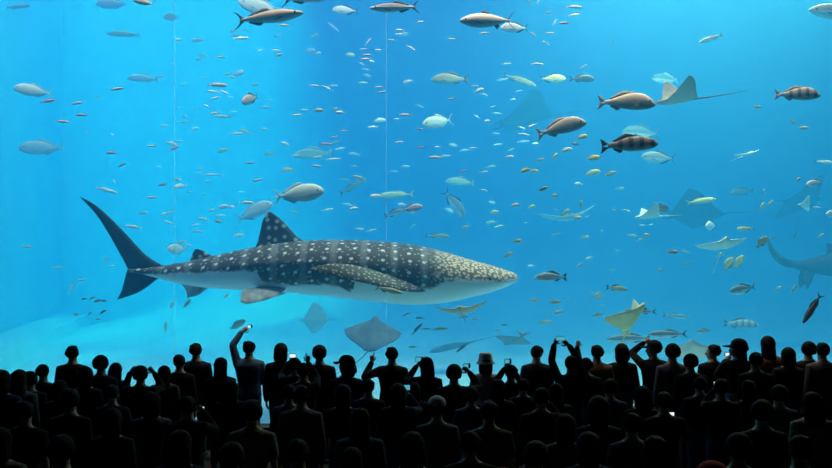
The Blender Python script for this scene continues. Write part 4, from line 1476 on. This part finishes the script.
    if hat:
        hb = bmesh.new()
        rw = .094 * k * hw
        if hat == 'bucket':
            loft(hb, [ering((0, -.012 * k, z * k), rx * k, ry * k, 24, 1) for z, rx, ry in
                      ((1.585, .140, .152), (1.592, .141, .153), (1.628, .108, .120), (1.70, .098, .108), (1.738, .088, .098), (1.745, .06, .07))])
        else:                                              # peaked cap
            vs = ellipsoid(hb, (0, -.014 * k, 1.645 * k), (rw + .006 * k, .112 * k, .085 * k), 22, 14)
            for v in vs:
                v.co.z = max(v.co.z, 1.618 * k)
            pk = bmesh.new()
            rings = []
            for q_ in range(13):
                u = -1 + q_ / 6
                x_, yi, yo = .088 * u * k * hw, (.03 + .055 * math.sqrt(max(0, 1 - u * u))) * k, (.05 + .155 * math.sqrt(max(0, 1 - u * u * .97))) * k
                zi, zo = 1.632 * k, (1.618 - .012 * u * u) * k
                rings.append([Vector((x_, yi, zi + .006 * k)), Vector((x_, yo, zo + .004 * k)), Vector((x_, yo, zo - .004 * k)), Vector((x_, yi, zi - .006 * k))])
            loft(pk, rings)
        rot_about(hb.verts, piv, he)
        for v in hb.verts:
            v.co.y += ly
        if hat == 'bucket':
            mesh_obj('hat', hb, PM[hat_m], r)
        else:
            co_ = skin_of('cap', hb, PM[hat_m], r, .010, 1)
            rot_about(pk.verts, piv, he)
            for v in pk.verts:
                v.co.y += ly
            mesh_obj('peak', pk, PM[hat_m], co_)
    r['Y'] = Y
    return r, hands, Y


def gadget(name, cat, label, p, w=.10, hgt=.062, th=.022, screen='screen_white', tilt=0.0, yaw=0.0, kind='camera'):
    """a camera or phone held up, its lit screen towards the viewer's own face (and the photographer)"""
    r = tag(empty(name, p, (math.radians(tilt), 0, math.radians(yaw))), label, cat)
    b = box_bm((-w / 2, 0, -hgt / 2), (w / 2, th, hgt / 2))
    bmesh.ops.bevel(b, geom=b.edges[:], offset=min(th, .012) * .35, segments=2, affect='EDGES')
    mesh_obj('case', b, PM['camera_body' if kind == 'camera' else 'phone_case'], r)
    m = .006
    if kind == 'camera':
        sw = (-w / 2 + m, w / 2 - .028)
    else:
        sw = (-w / 2 + m * .7, w / 2 - m * .7)
    mesh_obj('screen', box_bm((sw[0], -.0025, -hgt / 2 + m), (sw[1], .001, hgt / 2 - m)), PM[screen], r)
    if kind == 'camera':
        b = bmesh.new()
        tube(b, [(-.005, th - .002, 0), (-.005, th + .02, 0), (-.005, th + .024, 0)], [.024, .022, .018], 14)
        mesh_obj('lens', b, PM['lens_glass'], r)
        b = bmesh.new()
        tube(b, [(w * .3, th * .5, hgt / 2 - .002), (w * .3, th * .5, hgt / 2 + .004)], [.007, .006], 8)
        mesh_obj('shutter_button', b, PM['camera_body'], r)
    else:
        b = bmesh.new()
        tube(b, [(w * .36, th - .001, hgt * .4 - .003), (w * .36, th + .001, hgt * .4 - .003)], [.005, .004], 8)
        mesh_obj('lens', b, PM['lens_glass'], r)
    return r
def held(p, s, px, py, dy=.30, **kw):
    return {s: ('ik', (px, py + 3.5, dy))}


GD = []


def V(label, px, top, h, gadget_at=None, **kw):
    """one viewer; gadget_at: (kind, column, row, dy, width px, height px, screen, label, side or None for both hands)"""
    xa = dict(kw.pop('xyz', {}) or {})
    crown = h + {'bob': .015, 'curly': .025, 'bun': .015}.get(kw.get('hair', 'short'), .012) + (.035 if kw.get('hat') else 0)
    Y = kw.get('Y') or (CZ - crown) * F / (top - HY)
    if gadget_at:
        kind, gx, gy, dy, gw, gh, scr, gl, sd = gadget_at
        m = (Y + dy) / F
        gp = at(gx, gy, Y + dy)
        for s in ((1, -1) if sd is None else (sd,)):
            xa.setdefault(s, ('ik', (gx + s * gw * .42 if sd is None else gx + sd * gw * .3, gy + gh * .9 + 2.0, dy - .02)))
        gadget('camera' if kind == 'camera' else 'phone', 'camera' if kind == 'camera' else 'phone', gl, gp, gw * m, gh * m, .024 if kind == 'camera' else .01, scr, 8, 0, kind)
    kw['xyz_arms'] = xa
    kw['Y'] = Y
    GD.append((label, px, Y, h))
    return person(label, px, top, h, **kw)


# ---- the row of silhouettes along the window, left to right
V('leftmost dark viewer, cut by the left edge of the picture', 2, 370, 1.68, hair='bob', sex='f', shirt='navy')
V('short viewer with thick hair, left of an overlapping pair near the left edge', 19.5, 369.5, 1.62, hair='long', hairc='hair_brown', sex='f', shirt='grey', skin='skin_tan', sleeve='long')
V('short viewer with round hair, right of an overlapping pair near the left edge', 30.5, 370.5, 1.52, hair='curly', shirt='black')
V('dark viewer with square-cut hair standing just left of the tall man alone at left', 43, 363.5, 1.56, hair='short', shirt='black', hat=None, arms='folded')
V('tall short-haired man in dark shirt rising head and shoulders above his neighbours at far left', 72.5, 345, 1.70, hair='short', shirt='black', arms='folded', build=1.04)
V('short viewer half hidden just right of the tall man at far left', 85.5, 366.5, 1.60, hair='bob', sex='f', shirt='navy')
V('broad-headed viewer with full dark hair, second tall head from left', 101, 354.5, 1.66, hair='curly', shirt='black', build=1.05)
V('long-haired woman between full-haired viewer and the viewer with both arms bent up', 116, 362.5, 1.50, hair='long', sex='f', shirt='black')
V('viewer with both arms bent up beside the head, left of the strap-backed woman', 140.5, 362.5, 1.58, hair='curly', shirt='black', xyz={-1: ((127, 390, .08), (132.5, 366, .14)), 1: ((156, 390, .08), (150, 366, .14))}, hat='cap', hat_m='black')
V('long-haired woman with a strap across her back, right of the viewer with arms bent up', 164.5, 365.5, 1.50, hair='long', sex='f', shirt='grey', sleeve='long')
V('short-haired man peering from behind the tall man with rounded shoulders', 179.5, 354, 1.60, hair='short', shirt='black')
V('tall man with rounded shoulders, arms hanging, left of the raised camera arm', 196, 342.5, 1.70, hair='short', shirt='navy', build=1.05)
V('long-haired woman directly left of the man raising a camera', 221, 357.5, 1.58, hair='long', sex='f', shirt='black', sleeve='long')
V('man in blue shirt raising a camera high in his left hand', 249, 340.5, 1.72, hair='short', shirt='blue', build=1.08,
  xyz={-1: ((232, 343, .03), (243, 330, .14))}, arms='folded')
gadget('camera', 'camera', 'small camera held high in a raised hand at left of centre, screen lit', at(250, 326.5, 13.62), .075, .045, .022, 'screen_white', 10, 8)
V('broad-haired viewer right of the man raising a camera', 281, 343, 1.69, hair='bob', sex='f', shirt='black', build=1.05)
V('short viewer holding up a small lit screen beside the broad-haired viewer', 294.5, 357, 1.60, hair='short', shirt='black',
  gadget_at=('phone', 292.5, 355.8, .36, 6.5, 4.2, 'screen_white', 'small bright white screen held up beside the broad-haired viewer', None))
V('viewer pointing one finger up, directly left of the curly-headed man', 303.5, 362, 1.62, hair='short', shirt='black', xyz={1: ('ik', (308, 363, .3), 'point')})
V('curly-headed man in dark shirt below the middle of the shark', 319.5, 344.5, 1.70, hair='curly', shirt='black')
V('big-haired viewer in a cap, turned left, below the middle of the shark', 346, 353, 1.70, hair='bob', hat='cap', hat_m='black', sex='f', shirt='navy', head_yaw=55)
V('man pointing one finger up with his left hand before the broad blue-grey ray', 392, 346.5, 1.69, hair='short', shirt='black', build=1.08, xyz={-1: ('ik', (372, 362, .18), 'point')})
V('long-haired woman lifting a camera to her face right of the pointing man', 426, 357, 1.62, hair='long', sex='f', shirt='black', head_yaw=25,
  gadget_at=('camera', 419, 359.5, .30, 8, 5, 'screen_blue', 'camera held up by the long-haired woman right of the pointing man', -1))
V('round big-haired viewer with arms up holding a camera, left of the white hat', 454, 363.5, 1.64, hair='curly', hairc='hair_brown', shirt='black', hat=None,
  gadget_at=('camera', 467, 366, .26, 7, 4.5, 'screen_blue', 'camera held out beside the round big-haired viewer', 1))
V('viewer in a pale pink bucket hat and light top', 485.5, 352, 1.62, hair='bob', hat='bucket', hat_m='hat_pink', sex='f', shirt='pink', skin='skin', arms='camlow', sleeve='sleeveless')
V('short viewer aiming a camera with lit lamp, directly right of the bucket hat', 511, 364, 1.56, hair='short', shirt='black',
  gadget_at=('camera', 508, 361.5, .30, 7, 5, 'screen_blue', 'camera with a small lit lamp right of the bucket hat', None))
V('man with peaked hair beside the lit camera lamp, left of the raised phone hands', 536.5, 345, 1.68, hair='short', shirt='navy', build=1.05)
V('viewer with both arms stretched up holding a phone sideways', 571, 355, 1.66, hair='short', shirt='black', xyz={-1: ((550, 357, .08), (554.5, 343, .16)), 1: ((578, 357, .10), (567, 342.5, .16))})
gadget('phone', 'phone', 'phone held sideways overhead in two raised hands', at(560.5, 338.5, 12.13 + .14), .13, .065, .010, 'screen_blue', 6, 0, 'phone')
V('viewer with one bent arm raised between the overhead phone and the brown shirt', 586, 357, 1.58, hair='short', shirt='black', xyz={-1: ((579, 364, .08), (577.5, 350, .14))})
V('man in brown shirt standing right of the overhead phone', 597, 344.5, 1.69, hair='short', shirt='brown', build=1.06, skin='skin_tan')
V('woman with rounded bob hair right of the man in brown', 621.5, 343.5, 1.68, hair='bob', sex='f', shirt='black')
V('capped viewer turned left with a raised hand at the cap peak', 653.5, 338.5, 1.72, hair='short', hat='cap', hat_m='black', shirt='black', head_yaw=70, xyz={-1: ((637, 359, .10), (640, 346, .2))}, )
V('curly-haired viewer between the raised hand at the cap and the round low head', 672.5, 343, 1.74, hair='curly', shirt='grey', sleeve='long')
V('rounded-headed shorter viewer in front of the pale shape at right', 690.5, 353, 1.64, hair='curly', shirt='black')
V('short-haired man turned left, right of the pale shape', 713, 344, 1.665, hair='short', shirt='black', head_yaw=60)
V('woman with long hair and a peaked cap turned left, holding a camera', 738, 337, 1.80, hair='long', hat='cap', hat_m='black', sex='f', shirt='black', head_yaw=75, sleeve='long',
  gadget_at=('camera', 728, 354.5, .30, 6, 4, 'screen_white', 'camera with lit screen held by the woman in the peaked cap', -1))
V('woman with long straight hair and wide shoulders at far right', 767.5, 336, 1.79, hair='long', sex='f', shirt='brown', sleeve='long', build=1.05)
V('viewer with thick rounded hair right of the long straight-haired woman', 788, 347.5, 1.66, hair='bob', sex='f', shirt='black')
V('small viewer peeking over the left shoulder of the long straight-haired woman', 755.5, 351.5, 1.70, hair='short', shirt='black')
V('left head of the touching pair at the right edge', 808.5, 341, 1.71, hair='curly', shirt='black')
V('right head of the touching pair at the right edge, in a pale collar', 822.5, 342, 1.76, hair='short', shirt='grey', sleeve='long')

# ---- dimmer viewers standing nearer, mostly lost in the dark
V('dim round-headed viewer low in front of the tall man at far left', 70, 388, 1.64, hair='curly', shirt='black')
V('dim viewer with pale cap edge and light shoulders low in front of the camera-lifting woman', 437, 393.5, 1.60, hair='short', hat='cap', hat_m='white', shirt='grey', sex='f')
V('dim viewer in grey-sleeved top, low right of the viewer with arms bent up', 152, 392, 1.58, hair='bob', sex='f', shirt='grey', sleeve='long',
  gadget_at=('phone', 157, 417, .28, 6, 3, 'screen_white', 'small pale lit screen low beneath the woman with a strap', 1))
V('dim broad-backed viewer low beneath the finger-pointing viewer', 301, 384, 1.66, hair='short', shirt='grey', build=1.12)
V('dim viewer low between the two left gaps of light, phone at the chest', 188, 395, 1.60, hair='short', shirt='black',
  gadget_at=('phone', 202, 407.5, .30, 5, 2.6, 'screen_white', 'tiny lit screen low under the tall man left of the raised camera arm', 1))
V('dim viewer holding a low lit screen under the raised hand at the cap', 664, 391, 1.60, hair='short', shirt='black',
  gadget_at=('phone', 671, 414, .30, 7, 4.4, 'screen_white', 'bright white screen held low in the dark right of centre', 1))
V('dim viewer with a round bluish screen under the pointing man', 398, 387, 1.56, hair='bob', sex='f', shirt='navy', Y=10.2,
  gadget_at=('phone', 407, 387.5, .30, 6.5, 6, 'screen_blue', 'squarish cyan screen low right of the pointing man', 1))
V('dim viewer with a small glowing dot of light below the man with peaked hair', 541, 387, 1.62, hair='short', shirt='black',
  gadget_at=('phone', 547.5, 398.5, .30, 3.4, 3.4, 'led', 'tiny white point of light below the man with peaked hair', 1))
V('dim viewer with a small light in hand under the left-turned man', 721, 378, 1.60, hair='short', shirt='black',
  gadget_at=('phone', 715, 383.5, .32, 3.0, 4.5, 'screen_white', 'small upright lit screen under the left-turned man', -1))
V('large dim viewer in a dark red cap at the bottom edge at right', 712, 457.5, 1.75, hair='short', hat='cap', hat_m='red', shirt='black', build=1.1)
V('viewer in a flat dark red cap just showing at the bottom edge, centre', 503, 464.5, 1.77, hair='short', hat='cap', hat_m='red', shirt='black')
DIM = 'viewer lost in the darkness nearest the camera, no feature to be made out'
for k, (px, top, h) in enumerate(((25, 400, 1.62), (112, 408, 1.58), (252, 399, 1.66), (360, 408, 1.62), (489, 400, 1.64), (598, 396, 1.68), (762, 399, 1.66), (812, 392, 1.64), (632, 412, 1.6), (565, 414, 1.58),
                                  (62, 434, 1.64), (180, 430, 1.66), (298, 438, 1.62), (412, 432, 1.66), (536, 440, 1.6), (655, 436, 1.66), (800, 434, 1.68), (0, 428, 1.62), (232, 441, 1.6), (352, 447, 1.48), (470, 430, 1.6), (588, 432, 1.6), (738, 432, 1.64))):
    V(DIM, px, top, h, hair=('short', 'bob', 'curly', 'long')[k % 4], sex='mf'[k % 2], shirt=('black', 'navy', 'khaki', 'denim', 'green')[k % 5], sleeve=('short', 'long')[k % 2])
GAP = 'short viewer, back of a dark head filling a gap between the taller silhouettes'
for k, (px, top, h) in enumerate(((60, 380, 1.50), (112, 384, 1.52), (231, 380, 1.50), (289, 384, 1.46), (343, 384, 1.57), (368, 378, 1.52), (414, 382, 1.40), (471, 386, 1.46), (498, 379, 1.50), (523, 378, 1.44),
                                  (556, 383, 1.48), (610, 378, 1.52), (642, 386, 1.52), (700, 376, 1.52), (748, 380, 1.50), (779, 384, 1.56)  )):
    V(GAP, px, top, h, hair=('bob', 'short', 'long', 'curly')[k % 4], sex='fm'[k % 2], shirt=('black', 'navy', 'black', 'denim')[k % 4], sleeve='long', arms='folded')
for o in SC.objects:
    if o.get('label') == GAP:
        o['group'] = 'short viewers filling the gaps'
    if o.get('label') == DIM:
        o['group'] = 'viewers lost in the dark'
take_skins()
for o in SC.objects:
    if 'Y' in o.keys():
        del o['Y']
if __name__ == '__main__' and False:
    pass
